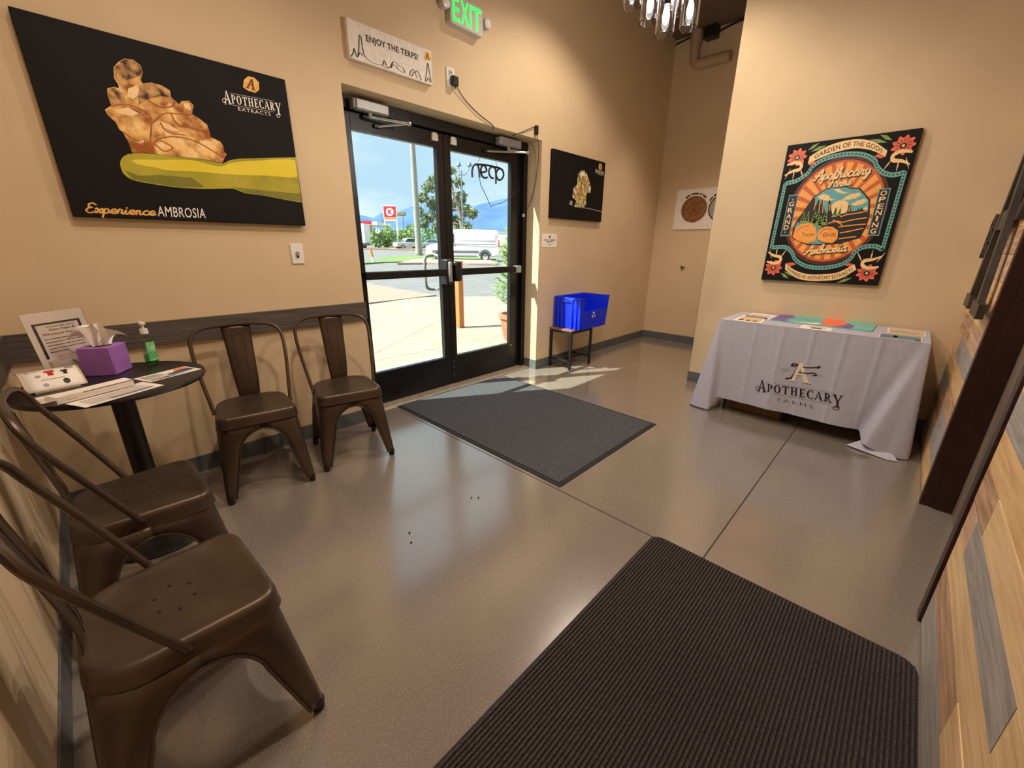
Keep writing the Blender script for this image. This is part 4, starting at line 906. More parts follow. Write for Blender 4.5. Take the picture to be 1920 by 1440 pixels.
# things on the round table
def place(o, loc, rz, rx=0, ry=0):
    o.location = loc; o.rotation_euler = (rx, ry, rz); return o
t = thing('sign_holder', 'upright acrylic holder with a bordered sales notice on the round table', 'sign', (0, 0, 0))
W_, H_ = 0.216, 0.258
build('acrylic_front', MB().box((-W_/2-.003, -0.0035, 0.004), (W_/2+.003, -0.0015, H_+0.008)), 'clear_acrylic', t, smooth=False)
build('sheet', MB().box((-W_/2, -0.0009, 0.006), (W_/2, 0.0, H_+0.006)), 'paper', t, smooth=False)
build('acrylic_foot', MB().box((-W_/2-.003, -0.012, 0.0), (W_/2-.03, 0.030, 0.003)), 'clear_acrylic', t, smooth=False)
sf = lambda u, v, o: (-W_/2+u*W_, -0.0009-o, 0.006+v*H_)
decal('border', 'print_navy', [bar(.10,.30,.15,.84), bar(.10,.81,.90,.84), bar(.85,.62,.90,.84)], sf, t, 0.0003, world=False)
decal('border', 'paper_tan', [bar(.10,.06,.15,.26)], sf, t, 0.0003, world=False)
decal('lettering', 'print_brown', tbox('Sales Reps &', (.32,.70), (.76,.70), (.33,.745), shear=.2, offset=.02)+tbox('Wholesale Inquiries', (.2,.635), (.85,.635), (.21,.68), shear=.2, offset=.02), sf, t, 0.0003, world=False)
decal('lettering', 'print_black', tbox('APOTHECARY FARMS - SUBTEXT', (.30,.76), (.78,.76), (.30,.785), offset=.01)+sum([tbox(s_, (.2, y), (x1, y), (.2, y+.026), offset=.03) for s_, y, x1 in (('If you are interested in getting your products into', .575, .84), ('the store, please send out to our buyer and the team', .525, .84), ('and wholesale resellers. Please email us with your', .475, .84), ('inventory and product details for the stores in', .425, .84), ('listing lists soon.', .375, .52))], []), sf, t, 0.0003, world=False)
decal('lettering', 'print_grey', tbox('Contact Wholesale: farm extracts', (.28,.30), (.78,.30), (.28,.322))+tbox('Inquiry Office: Buyers', (.28,.255), (.7,.255), (.28,.277))+tbox('visit', (.46,.19), (.56,.19), (.46,.21))+tbox('website', (.42,.15), (.66,.15), (.42,.172)), sf, t, 0.0003, world=False)
for ch_ in t.children:
    for v in ch_.data.vertices: v.co.y += 0.12*v.co.z
place(t, (0.212, -0.292, TZ+0.0005), R(39))
t = thing('tissue_box', 'purple cube tissue box with a white tissue pulled up', 'tissue box', (0, 0, 0))
b = build('carton', MB().box((-.056, -.056, 0), (.056, .056, .118)), 'tissue_purple', t, bev=0.002)
build('side_flap', MB().box((.0562, -.05, .004), (.0572, .05, .060)).box((.0562, -.052, .060), (.0568, -.046, .114)), 'tissue_purple', b, smooth=False)
build('opening', MB().lathe([(0.0, 0.0), (0.036, 0.0)], (0, 0, 0.1184), 24), 'hole_dark', b)
rnd = random.Random(3)
def tis(u, v):      # crumpled sheet pulled up through the slot, its side corners falling outwards
    a = (u-.5)*2; sp_ = .020+.062*v
    x = a*sp_*(1+.25*v*abs(a)); z = 0.112+0.100*math.sin(min(1, v*1.1)*PI/2)*(1-.30*abs(a)**1.6)-0.030*v*v*abs(a)**3
    return (x, 0.012*math.sin(a*5.0+v*2)*(.4+v)-0.010*v*a*a, z+0.006*math.sin(a*9)*v)
build('tissue', MB().grid(tis, 28, 10), 'tissue_paper', t, ang=180)
def tis2(u, v):
    a = (u-.5)*2; q = tis(.5+a*.30, v*.93)
    return (q[0]*.75-.004, -0.016-0.014*v+0.010*math.cos(a*3), q[2]-.004)
build('tissue', MB().grid(tis2, 12, 8), 'tissue_paper', t, ang=180)
def tis3(u, v):
    a = (u-.5)*2
    return (.018+.010*a, .014+.040*v*a+.01*v, 0.112+0.050*math.sin(v*2.2)*(1-.3*a*a))
build('tissue', MB().grid(tis3, 12, 8), 'tissue_paper', t, ang=180)
place(t, (0.302, -0.352, TZ+0.0005), R(-32))
t = thing('sanitizer_bottle', 'clear pump bottle of green hand sanitizer', 'bottle', (0, 0, 0))
prof = [(0.0, 0.0), (0.026, 0.0), (0.030, 0.004), (0.031, 0.03), (0.028, 0.07), (0.030, 0.105), (0.027, 0.122), (0.015, 0.136), (0.014, 0.145)]
sc = lambda mb, ky: (setattr(mb, 'v', [(x, y*ky, z) for x, y, z in mb.v]), mb)[1]
bt = build('bottle', sc(MB().lathe(prof, n=28), 0.72), 'clear_plastic', t, ang=60)
build('gel', sc(MB().lathe([(0.0, 0.003), (0.024, 0.003), (0.0285, 0.006), (0.0292, 0.03), (0.0285, 0.042), (0.0, 0.043)], n=24), 0.70), 'gel_clear', t, ang=60)
lb = []
def lab(u, v):
    a = R(-62+124*u); r = 0.0312-0.003*math.sin(v*PI)*.9
    return (r*math.sin(a), -r*0.725*math.cos(a), 0.018+0.085*v)
build('front_label', MB().grid(lab, 12, 6), 'gel_green', t, ang=180)
lf = lambda u, v, o: tuple(c_*(1.0+o*20) if i < 2 else c_ for i, c_ in enumerate(lab(u, v)))
decal('lettering', 'print_white', tbox('ALOE', (.3,.62), (.72,.62), (.3,.8), offset=.02)+tbox('hand gel', (.28,.45), (.75,.45), (.28,.55)), lf, t, 0.0012, world=False)
build('label_patch', MB().add([lf(u, v, 0.001) for u, v in bar(.3,.84,.72,.94)], [(0,1,2,3)]), 'print_red', t, smooth=False)
p_ = build('pump_collar', MB().cyl((0,0,.140), (0,0,.162), .0155, .0145, 20), 'white_plastic', t)
build('pump_stem', MB().cyl((0,0,.162), (0,0,.184), .005, n=12), 'white_plastic', t)
build('pump_head', MB().cyl((0,0,.180), (0,0,.192), .012, .011, 14).tube([(.002,.003,.188), (.022,.028,.188), (.028,.036,.183)], .0055, 10), 'white_plastic', t, bev=.002)
place(t, (0.452, -0.302, TZ+0.0005), R(52))
# curved flyer holder with merch shirts
t = thing('flyer_holder', 'white curved flyer with a red shirt picture on the round table', 'flyer', (0, 0, 0))
def cur(th):
    def f_(u, v):
        return ((u-.5)*.155, (v-.5)*.125, 0.006+0.020*(1-(2*v-1)**2)+0.052*v+th)
    return f_
c0 = cur(0.0)
build('flyer_sheet', MB().grid(c0, 4, 10), 'paper', t, solid=0.0012, ang=180)
build('wood_edge', MB().tube([c0(-.005, i/8) for i in range(9)], 0.003, 6).tube([c0(1.005, i/8) for i in range(9)], 0.003, 6), 'paper_tan', t)
build('foot', MB().box((-.06, -.062, 0), (.06, -.05, .006)).box((-.06, .05, 0), (.06, .062, .054)), 'paper_tan', t, smooth=False)
cf = lambda u, v, o: (lambda p: (p[0], p[1], p[2]+0.001+o))(c0(u, v))
shirt = [(.25,.0),(.75,.0),(.75,.6),(.9,.5),(1,.7),(.8,1),(.6,1),(.5,.92),(.4,1),(.2,1),(0,.7),(.1,.5),(.25,.6)]
decal('picture_shirt', 'print_red', affine([shirt], (.40,.42), (.60,.42), (.40,.72)), cf, t, 0.0005, world=False)
decal('picture_hoodie', 'print_black', affine([shirt], (.68,.40), (.82,.40), (.68,.62)), cf, t, 0.0005, world=False)
decal('picture_cap', 'print_grey', [disc(.28,.45,.05,.06), disc(.34,.13,.05,.05)], cf, t, 0.0005, world=False)
decal('picture_cap', 'print_black', [disc(.70,.16,.06,.08), disc(.14,.74,.025,.03)], cf, t, 0.0005, world=False)
decal('lettering', 'print_grey', [bar(.17,.72,.32,.74), bar(.30,.28,.7,.30), bar(.2,.88,.75,.91), bar(.78,.66,.94,.84)], cf, t, 0.0005, world=False)
place(t, (0.142, -0.468, TZ+0.0005), R(10))
# acrylic sign lying flat, flyers
t = thing('acrylic_sign', 'clear acrylic sign lying on its side at the front of the round table', 'sign', (0, 0, 0))
build('acrylic_block', MB().box((-.118, -.030, 0), (.118, .030, .024)), 'clear_acrylic', t, smooth=False)
build('insert', MB().box((-.112, -.026, .0246), (.112, .026, .0256)), 'paper', t, smooth=False)
build('front_insert', MB().box((-.112, -.0285, .002), (.112, -.0275, .022)), 'paper', t, smooth=False)
sfl = lambda u, v, o: (-.112+u*.224, -.0285-o, .002+v*.02)
decal('lettering', 'print_grey', tbox('farms', (.12,.3), (.24,.3), (.12,.7)), sfl, t, 0.0003, world=False)
place(t, (0.243, -0.690, TZ+0.0036), R(24))
def flyer(label, x, y, a, w_, d_, z, art):
    t = thing('flyer', label, 'flyer', (x, y, z), R(a))
    build('sheet', MB().box((-w_/2, -d_/2, 0), (w_/2, d_/2, 0.0012)), 'paper', t, smooth=False)
    for nm, m, polys in art:
        decal(nm, m, polys, lambda u, v, o: (-w_/2+u*w_, -d_/2+v*d_, 0.0012+o), t, 0.0003, world=False)
    return t
lines = lambda x0, x1, y0, n, dy=.07, h=.03: [bar(x0, y0+i*dy, x1-(.08 if i % 3 == 0 else 0), y0+i*dy+h) for i in range(n)]
flyer('printed flyer with a sunset picture near the right rim of the round table', 0.475, -0.560, 24, .20, .11, TZ+0.0005,
      [('sunset_print', 'navy_board', [[(.45,.25),(.96,.3),(.96,.62),(.8,.7),(.62,.55),(.45,.5)]]), ('sunset_print', 'orange_board', [[(.62,.55),(.8,.7),(.96,.62),(.96,.95),(.75,.95)]]), ('photo_print', 'print_grey', [bar(.06,.08,.42,.3)]), ('photo_print', 'slate_board', [[(.1,.06),(.44,.06),(.94,.22),(.5,.22)]]), ('lettering', 'print_black', lines(.06,.44,.4,7))])
flyer('pale printed flyer hanging over the front rim of the round table', 0.300, -0.735, 27, .25, .12, TZ+0.0005,
      [('lettering', 'print_grey', lines(.1,.9,.12,9)), ('photo_print', 'slate_board', [bar(.35,.12,.9,.3)])])
flyer('plain printed sheet under the acrylic sign, left of the pale flyer', 0.150, -0.640, 14, .13, .10, TZ+0.0018, [('lettering', 'paper_tan', lines(.1,.9,.15,8))])

# ------------------------------------------------------------------ floor mats
quad = [(1.905, 0.105), (3.135, 0.075), (3.105, -1.612), (1.900, -1.612)]
def inset(q, d):
    cx, cy = sum(p[0] for p in q)/4, sum(p[1] for p in q)/4
    return [(x-d*(1 if x > cx else -1), y-d*(1 if y > cy else -1)) for x, y in q]
t = thing('door_mat', 'charcoal carpet mat with a rubber border in front of the glass doors', 'mat', (2.5, -0.75, 0))
q1 = inset(quad, 0.028)
build('rubber_border', MB().hexa([(x, y, 0.0005) for x, y in reversed(quad)][::-1], [(x, y, 0.004) for x, y in inset(quad, 0.004)]), 'dark_rubber', t, world=True, smooth=False)
build('carpet', MB().hexa([(x, y, 0.003) for x, y in q1], [(x, y, 0.0095) for x, y in inset(quad, 0.030)]), 'mat_charcoal', t, world=True, smooth=False)
t = thing('ribbed_mat', 'dark ribbed entrance mat in the right foreground', 'mat', (1.15, -2.62, 0))
mx0, mx1, my0, my1 = 0.36, 1.900, -3.066, -2.165
def rpoly(x0, x1, y0, y1, r, n=5):
    out = []
    for cx, cy, a in ((x1-r, y1-r, 0), (x0+r, y1-r, 90), (x0+r, y0+r, 180), (x1-r, y0+r, 270)):
        out += [(cx+r*math.cos(R(a+90*i/n)), cy+r*math.sin(R(a+90*i/n))) for i in range(n+1)]
    return out
build('rubber_backing', MB().prism(rpoly(mx0, mx1, my0, my1, 0.05), 0.0005, 0.005), 'dark_rubber', t, world=True, smooth=False)
rb = MB(); nr = 74; pitch = (my1-my0-0.012)/nr
for i in range(nr):
    y0 = my0+0.006+i*pitch; ym = y0+pitch/2
    cut = 0.0
    for e in (ym-my0, my1-ym):
        if e < 0.05: cut = max(cut, 0.05-math.sqrt(max(0, 0.05**2-(0.05-e)**2)))
    a, b = mx0+0.006+cut, mx1-0.006-cut
    rb.hexa([(a, y0, 0.004), (b, y0, 0.004), (b, y0+pitch*0.8, 0.004), (a, y0+pitch*0.8, 0.004)], [(a+.002, y0+pitch*.16, 0.0115), (b-.002, y0+pitch*.16, 0.0115), (b-.002, y0+pitch*.64, 0.0115), (a+.002, y0+pitch*.64, 0.0115)])
o = build('carpet_ribs', rb, 'mat_rib', t, world=True, smooth=False); o['kind'] = 'stuff'
# crumbs of dirt on the floor
for i, (x, y) in enumerate([(1.103,-1.342),(1.073,-1.403),(1.49,-1.335),(1.516,-1.361)]):
    mb = MB().ball((x, y, 0.004), 0.0045, 7, 5, (1.2, .8, .8))
    tag(build('dirt_crumb', mb, 'hole_dark'), ('upper left crumb of dark dirt on the bare floor between chairs and ribbed mat', 'lower left crumb of dark dirt on the bare floor between chairs and ribbed mat', 'left crumb of the dark dirt pair just below the door mat', 'right crumb of the dark dirt pair just below the door mat')[i], 'dirt', 'dirt crumbs on the floor')

# ------------------------------------------------------------------ brown-framed door in the plank wall
df = MB()
df.box((OX1, YW-0.11, 0), (OX1+0.055, YW+0.010, OH+0.055)); df.box((OX0-0.055, YW-0.11, 0), (OX0, YW+0.010, OH+0.055)); df.box((OX0, YW-0.11, OH), (OX1, YW+0.010, OH+0.055))
df.box((OX1-0.012, YW-0.11, 0), (OX1, YW-0.040, OH)); df.box((OX0, YW-0.11, 0), (OX0+0.012, YW-0.040, OH))
struct('trim_5', df, 'frame_brown', 'dark brown metal door frame in the plank wall', smooth=False, bev=0.002)
t = bpy.data.objects.new('door_3', None); COL.objects.link(t); t['kind'] = 'structure'; t.location = ((OX0+OX1)/2, YW-0.12, 0); t['label'] = 'greige wood-grain door closed in the brown frame'
build('door_slab', MB().box((OX0+0.003, YW-0.155, 0.006), (OX1-0.003, YW-0.112, OH-0.003)), 'leaf_greige', t, world=True, bev=0.002)
build('kick_strip', MB().box((OX0+0.03, YW-0.1125, 0.02), (OX0+0.10, YW-0.1105, 0.30)), 'wood_brown', t, world=True, smooth=False)

# ------------------------------------------------------------------ cloth-covered table on the right
AX0, AX1, AY0, AY1, AZ = 3.758, 4.345, -2.931, -1.741, 0.742
t = thing('folding_table', 'folding table hidden under the pale grey printed cloth', 'table', ((AX0+AX1)/2, (AY0+AY1)/2, 0))
build('table_top', MB().box((AX0+.004, AY0+.004, AZ-0.045), (AX1, AY1-.004, AZ-0.002)), 'white_plastic', t, world=True, bev=0.004)
for lx in (AX0+0.07, AX1-0.07):
    for ly in (AY0+0.12, AY1-0.12):
        build('leg', MB().cyl((lx, ly, 0), (lx, ly, AZ-0.04), 0.013, n=12), 'black_metal', t, world=True)
# cloth: top sheet plus a skirt that hangs from the left end, front and right end
def clerp(a, b, t_): return a+(b-a)*t_
def front_off(y, z):
    """how far the front skirt stands off the table edge (towards -x) at height z"""
    d = (AZ-z)/AZ
    s = (AY1-y)/(AY1-AY0)
    dl, dr_ = AY1-y, y-AY0
    o = 0.006+0.018*d+0.009*d*math.sin(s*19+1.2)+0.004*d*math.sin(s*37)
    o += sum(0.005*math.exp(-((s-k)/0.010)**2) for k in (0.22, 0.37, 0.52, 0.67, 0.82))
    sig = lambda q: 1/(1+math.exp(-max(-40, min(40, q))))
    r0 = 0.012+0.175*d; l0 = 0.010+0.055*d
    o += 0.085*d*sig((r0-dr_)/0.006)*(0.72+0.28*math.cos((r0-dr_)/max(.02, r0)*2.4))-0.022*d*math.exp(-((dr_-r0-.035)/0.035)**2)
    o += 0.060*d*sig((l0-dl)/0.006)-0.020*d*math.exp(-((dl-l0-.03)/0.03)**2)
    return o
def zbot_front(y):
    dl, dr_ = AY1-y, y-AY0
    sg = lambda q: 1/(1+math.exp(-max(-40, min(40, q))))
    return 0.112-sg((0.185-dr_)/0.005)*(0.045+0.060*min(1, max(0, (0.185-dr_)/0.15)))-sg((0.062-dl)/0.004)*0.10
path = []    # (base point, outward normal, kind, y)
rows = 16
def skirt_pt(kind, s, v):
    if kind == 'front':
        y = clerp(AY1, AY0, s); z = clerp(AZ, zbot_front(y), v)
        return (AX0-front_off(y, z), y, z)
    if kind == 'left':      # end at AY1, from the wall to the front corner
        x = clerp(AX1-.01, AX0, s); de = x-AX0
        zb = 0.10-0.094*math.exp(-(de/0.12)**2)
        z = clerp(AZ, zb, v); d = (AZ-z)/AZ
        return (x, AY1+0.006+0.04*d+0.075*d*math.exp(-((de-.02)/0.10)**2)+0.012*d*math.sin(s*13), z)
    x = clerp(AX0, AX1-.01, s); de = x-AX0
    zb = 0.10-0.094*math.exp(-(de/0.12)**2)
    z = clerp(AZ, zb, v); d = (AZ-z)/AZ
    return (x, AY0-0.006-0.030*d-0.045*d*math.exp(-((de-.02)/0.10)**2)-0.010*d*math.sin(s*13), z)
cols = []
for i in range(15): cols.append([skirt_pt('left', i/14, v/rows) for v in range(rows+1)])
def corner(a, b, n=6):
    out = []
    for k in range(1, n):
        f_ = k/n; col_ = []
        for v in range(rows+1):
            p, q = Vector(a[v]), Vector(b[v]); m_ = p.lerp(q, f_); d = v/rows
            bulge = math.sin(f_*PI)*0.5*(p-q).length*0.6
            c_ = Vector((AX0+0.1, clerp(AY0, AY1, .5), m_.z)); n_ = Vector((m_.x-AX0-0.25, m_.y-(AY0+AY1)/2, 0)).normalized()
            m_ = m_+n_*bulge; col_.append(tuple(m_))
        out.append(col_)
    return out
fcols = [[skirt_pt('front', i/140, v/rows) for v in range(rows+1)] for i in range(141)]
rcols = [[skirt_pt('right', i/14, v/rows) for v in range(rows+1)] for i in range(15)]
allc = cols+corner(cols[-1], fcols[0])+fcols+corner(fcols[-1], rcols[0])+rcols
mb = MB(); m = rows+1
for c_ in allc: mb.v += c_
for i in range(len(allc)-1):
    for k in range(rows): mb.f.append((i*m+k, i*m+k+1, (i+1)*m+k+1, (i+1)*m+k))
k0 = len(mb.v)
mb.v += [(AX0-.004, AY1+.004, AZ+.001), (AX1, AY1+.004, AZ+.001), (AX1, AY0-.004, AZ+.001), (AX0-.004, AY0-.004, AZ+.001)]; mb.f.append((k0, k0+3, k0+2, k0+1))
tc_ = thing('tablecloth', 'pale grey tablecloth printed with a black farm logo', 'tablecloth', (AX0, (AY0+AY1)/2, 0))
build('cloth', mb, 'linen', tc_, world=True, ang=70)
# turned-up hem lying on the floor at the right corner
hem_ = [(AX0-0.115, AY0+0.215, 0.052), (AX0-0.10, AY0+0.10, 0.004), (AX0-0.105, AY0-0.055, 0.003), (AX0-0.085, AY0-0.075, 0.03), (AX0-0.06, AY0+0.05, 0.06)]
build('turned_hem', MB().add([(AX0-0.070, AY0+0.235, 0.010), (AX0-0.135, AY0+0.020, 0.004), (AX0-0.120, AY0-0.030, 0.006), (AX0-0.02, AY0+0.03, 0.05), (AX0-0.02, AY0+0.17, 0.05)], [(0, 1, 2, 3, 4)]), 'linen', tc_, world=True, solid=0.002, smooth=False)
def cf_(y, z, o): return (AX0-front_off(y, z)-o, y, z)
LG = [(-2.109,0.247),(-2.603,0.271),(-2.099,0.307)]
def cloth_map(u, v, o): return cf_(u, v, o)
def dens(polys, k=1): return polys
decal('lettering', 'print_black', affine(apothecary(), *LG), cloth_map, tc_, 0.0030)
SB = [(-2.243,0.19),(-2.46,0.194),(-2.24,0.216)]
decal('lettering', 'print_black', tbox('FARMS', *SB, offset=-0.02, space=1.35), cloth_map, tc_, 0.0030)
MG = [(-2.243,0.367),(-2.46,0.384),(-2.231,0.488)]
Fp, Ap = monogram()
decal('emblem', 'print_black', affine(Fp, *MG), cloth_map, tc_, 0.0030)
MA = [(-2.272,0.364),(-2.418,0.37),(-2.257,0.5)]
decal('emblem', 'print_sand', affine([[((x-.12)*1.05+.05, y) for x, y in p] for p in Ap], *MA), cloth_map, tc_, 0.0036)
EM = [(-2.22,0.419),(-2.265,0.424),(-2.217,0.443)]; EN = [(-2.423,0.428),(-2.465,0.43),(-2.419,0.448)]
decal('lettering', 'print_grey', tbox('MM', *EM)+tbox('XV', *EN), cloth_map, tc_, 0.0030)
# cardboard box under the table
t = thing('cardboard_box', 'brown cardboard box on the floor under the cloth-covered table', 'box', (4.05, -2.05, 0))
build('carton', MB().box((3.90, -2.26, 0), (4.28, -1.90, 0.22)), 'cardboard', t, world=True, bev=0.002)
build('top_flap', MB().box((3.90, -2.26, 0.2205), (4.085, -1.90, 0.2235)), 'cardboard', t, world=True, smooth=False)
build('top_flap', MB().box((4.09, -2.26, 0.2205), (4.28, -1.90, 0.2235)), 'cardboard', t, world=True, smooth=False)
# prints on the cloth
ZT = AZ+0.0025
def sheet_on(label, quadp, art, name='flyer', th=0.0015, m='paper', cat_='flyer'):
    sh_ = max(0.0, AX0+.006-min(p[0] for p in quadp)); quadp = [(x+sh_, y) for x, y in quadp]
    cx, cy = sum(p[0] for p in quadp)/4, sum(p[1] for p in quadp)/4
    t = thing(name, label, cat_, (cx, cy, ZT))
    build('sheet', MB().hexa([(x, y, ZT) for x, y in quadp], [(x, y, ZT+th) for x, y in quadp]), m, t, world=True, smooth=False)
    def fnq(u, v, o):
        a = [quadp[0][i]+(quadp[1][i]-quadp[0][i])*u for i in (0, 1)]; b = [quadp[3][i]+(quadp[2][i]-quadp[3][i])*u for i in (0, 1)]
        return (a[0]+(b[0]-a[0])*v, a[1]+(b[1]-a[1])*v, ZT+th+o)
    for nm, mm, polys in art: decal(nm, mm, polys, fnq, t, 0.0004)
    return t
K2 = 0.742
sheet_on('white sheet with printed lines at the near left of the cloth table', [(3.681,-1.825),(3.673,-2.02),(3.989,-1.995),(4.029,-1.808)], [('lettering', 'paper_tan', [bar(.1,.1,.9,.85)]), ('lettering', 'print_black', [bar(.12,.16,.3,.3), bar(.4,.16,.55,.3), bar(.65,.16,.8,.3)])])
sheet_on('tan printed flyer at the back left of the cloth table', [(4.039,-1.834),(3.999,-2.028),(4.287,-2.019),(4.312,-1.83)], [('lettering', 'wood_grey', lines(.1,.9,.15,8))])
sheet_on('white reply card in the middle of the cloth table front', [(3.704,-2.26),(3.694,-2.443),(3.861,-2.44),(3.89,-2.251)], [('lettering', 'print_black', [bar(.35,.25,.7,.5)]), ('lettering', 'print_grey', [bar(.2,.6,.8,.75)])])
sheet_on('tan menu sheet at the back right of the cloth table', [(4.001,-2.723),(4.013,-2.912),(4.234,-2.913),(4.255,-2.715)], [('menu_print', 'paper_tan', [bar(.04,.06,.96,.94)]), ('lettering', 'wood_brown', lines(.1,.9,.15,8))])
sheet_on('slate blue printed card at the near right of the cloth table', [(3.766,-2.693),(3.782,-2.895),(3.961,-2.895),(3.953,-2.689)], [('card_print', 'slate_board', [bar(.02,.05,.97,.95)]), ('card_print', 'paper', [[(.35,.3),(.45,.5),(.4,.85),(.33,.6)], [(.78,.05),(.97,.08),(.97,.2),(.85,.2)]])])
# open folder of teal, violet and orange boards
t = thing('open_folder', 'open folder printed teal, violet and orange on the cloth table', 'folder', (4.05, -2.3, ZT))
qa = [(3.996,-2.026),(3.993,-2.348),(4.461,-2.328),(4.352,-2.034)]; qb = [(3.993,-2.348),(3.969,-2.645),(4.345,-2.65),(4.461,-2.328)]
def board(nm, q, m_, lift):
    z1 = ZT+0.006
    mb_ = MB().hexa([(x, y, ZT) for x, y in q], [(q[0][0], q[0][1], z1+lift[0]), (q[1][0], q[1][1], z1+lift[1]), (q[2][0], q[2][1], z1+lift[2]), (q[3][0], q[3][1], z1+lift[3])])
    o = build(nm, mb_, m_, t, world=True, smooth=False)
    def f_(u, v, o_):
        a = Vector((*q[0], z1+lift[0])).lerp(Vector((*q[1], z1+lift[1])), u); b = Vector((*q[3], z1+lift[3])).lerp(Vector((*q[2], z1+lift[2])), u)
        p = a.lerp(b, v); return (p.x, p.y, p.z+o_)
    return f_
fa = board('left_board', qa, 'teal_board', (0, 0, 0, 0)); fb = board('right_board', qb, 'teal_board', (0, 0, 0, 0))
decal('colour_print', 'violet_board', [[(.0,.0),(.35,.0),(.3,.3),(.42,.55),(.3,.8),(.32,1),(.0,1)]], fa, t, 0.0006)
decal('colour_print', 'paper', [[(.4,.0),(.98,.0),(.98,.18),(.7,.1)]], fa, t, 0.0006)
decal('colour_print', 'orange_board', [[(.0,.05),(.28,.0),(.45,.3),(.5,.6),(.3,1),(.0,1)]], fb, t, 0.0006)
decal('colour_print', 'violet_board', [[(.28,.0),(.6,.0),(.66,.35),(.5,.6),(.45,.3)]], fb, t, 0.0006)

# ------------------------------------------------------------------ blue recycling bin on a stool
SX0, SX1, SY0, SY1, SZ = 3.780, 4.180, -0.300, -0.012, 0.437
t = thing('stool_table', 'low wooden-topped stool with black metal legs beside the doors', 'stool', ((SX0+SX1)/2, (SY0+SY1)/2, 0))
build('top_board', MB().box((SX0-.006, SY0-.006, SZ-0.018), (SX1+.006, SY1+.004, SZ)), 'stool_wood', t, world=True, bev=0.002)
build('top_frame', MB().box((SX0, SY0, SZ-0.040), (SX1, SY0+.02, SZ-.018)).box((SX0, SY1-.02, SZ-0.04), (SX1, SY1, SZ-.018)).box((SX0, SY0+.02, SZ-.04), (SX0+.02, SY1-.02, SZ-.018)).box((SX1-.02, SY0+.02, SZ-.04), (SX1, SY1-.02, SZ-.018)), 'black_metal', t, world=True, smooth=False)
for x in (SX0, SX1-.024):
    for y in (SY0, SY1-.024):
        build('leg', MB().box((x, y, 0), (x+.024, y+.024, SZ-.04)), 'black_metal', t, world=True, bev=.002)
build('stretcher', MB().box((SX0+.02, (SY0+SY1)/2-.01, 0.085), (SX1-.02, (SY0+SY1)/2+.01, 0.105)), 'black_metal', t, world=True, smooth=False)
for x in (SX0+.002, SX1-.022):
    build('stretcher', MB().box((x, SY0+.024, 0.085), (x+.02, SY1-.024, 0.105)), 'black_metal', t, world=True, smooth=False)
t = thing('recycling_bin', 'bright blue stacking bin with a cut-down front on the stool', 'bin', (4.08, -0.19, SZ))
bx0, bx1, by0, by1, bz0, bz1 = 3.835, 4.375, -0.364, -0.016, SZ+.001, 0.762
def bw(name, pts, n_, th=0.006):
    p = [Vector(q) for q in pts]; n_ = Vector(n_)*th
    return build(name, MB().hexa([tuple(q) for q in p], [tuple(q+n_) for q in p]), 'bin_blue', t, world=True, smooth=False)
bw('base', [(bx0+.015, by0+.01, bz0), (bx1-.04, by0+.01, bz0), (bx1-.04, by1-.01, bz0), (bx0+.015, by1-.01, bz0)], (0, 0, 1))
lw = bw('left_wall', [(bx0+.012, by0+.008, bz0), (bx0+.012, by1-.008, bz0), (bx0, by1, bz1), (bx0, by0, bz1)], (1, 0, 0))
bw('back_wall', [(bx0+.012, by1-.008, bz0), (bx1-.03, by1-.008, bz0), (bx1, by1, bz1), (bx0, by1, bz1)], (0, -1, 0))
bw('right_wall', [(bx1-.035, by0+.008, bz0), (bx1-.035, by1-.008, bz0), (bx1, by1, bz1), (bx1, by0, bz1)], (-1, 0, 0))
bw('front_wall', [(bx0+.012, by0+.008, bz0), (bx1-.035, by0+.008, bz0), (bx1-.018, by0+.003, 0.635), (bx1-.05, by0+.003, 0.635), (bx0+.075, by0+.003, 0.625), (bx0+.070, by0, bz1), (bx0, by0, bz1)], (0, 1, 0))
build('rim', MB().tube([(bx0+.07, by0, bz1), (bx0, by0, bz1), (bx0, by1, bz1), (bx1, by1, bz1), (bx1, by0, bz1)], 0.008, 8), 'bin_blue', t, world=True)
for y in (by0+.012, by0+.06, by0+.115, by1-.115, by1-.06, by1-.012):
    build('rib', MB().box((bx0-.008, y-.010, bz0+.004), (bx0+.010, y+.010, bz1-.008)), 'bin_blue', lw, world=True, bev=.002)
build('label_slot', MB().box((bx0-.012, by0+.10, bz1-.045), (bx0+.004, by1-.10, bz1-.008)), 'bin_blue', lw, world=True, bev=.003)
bf = lambda u, v, o: (bx0+.21+u*.07, by0+.0035-o, 0.545+v*.07)
rec = []
for k in range(3):
    a0 = 90+120*k; rec += ring(.5, .5, .45, .45, .2, .2, a0-42, a0+42, 8)
decal('recycling_mark', 'print_white', rec, bf, t, 0.002)

# ------------------------------------------------------------------ raised emblem on the plank wall
t = thing('wall_emblem', 'large dark raised letter emblem mounted on the plank wall by the corner', 'sign', (3.7, YW, 0.98))
def ebar(name, polys, y0, y1):
    mb = MB()
    for p in polys:
        mb.hexa([(x, y0, z) for x, z in p], [(x, y1, z) for x, z in p])
    return build(name, mb, 'sign_metal', t, world=True, smooth=False)
EX = lambda u, v: (4.12-u*0.88, 0.965+v*1.15)
em = lambda polys: [[EX(*p) for p in q] for q in polys]
Fp, Ap = monogram()
ye = YW+0.004
ebar('letter_stroke', em([[(.24,0),(.32,0),(.57,1),(.50,1)]]), ye+.018, ye+.044); ebar('letter_stroke', em([[(.50,1),(.57,1),(.88,0),(.78,0)]]), ye+.018, ye+.044); ebar('crossbar', em([Ap[2]]), ye+.020, ye+.042)
ebar('serif', em([Ap[3]]), ye+.018, ye+.046); ebar('serif', em([Ap[4]]), ye+.018, ye+.046)
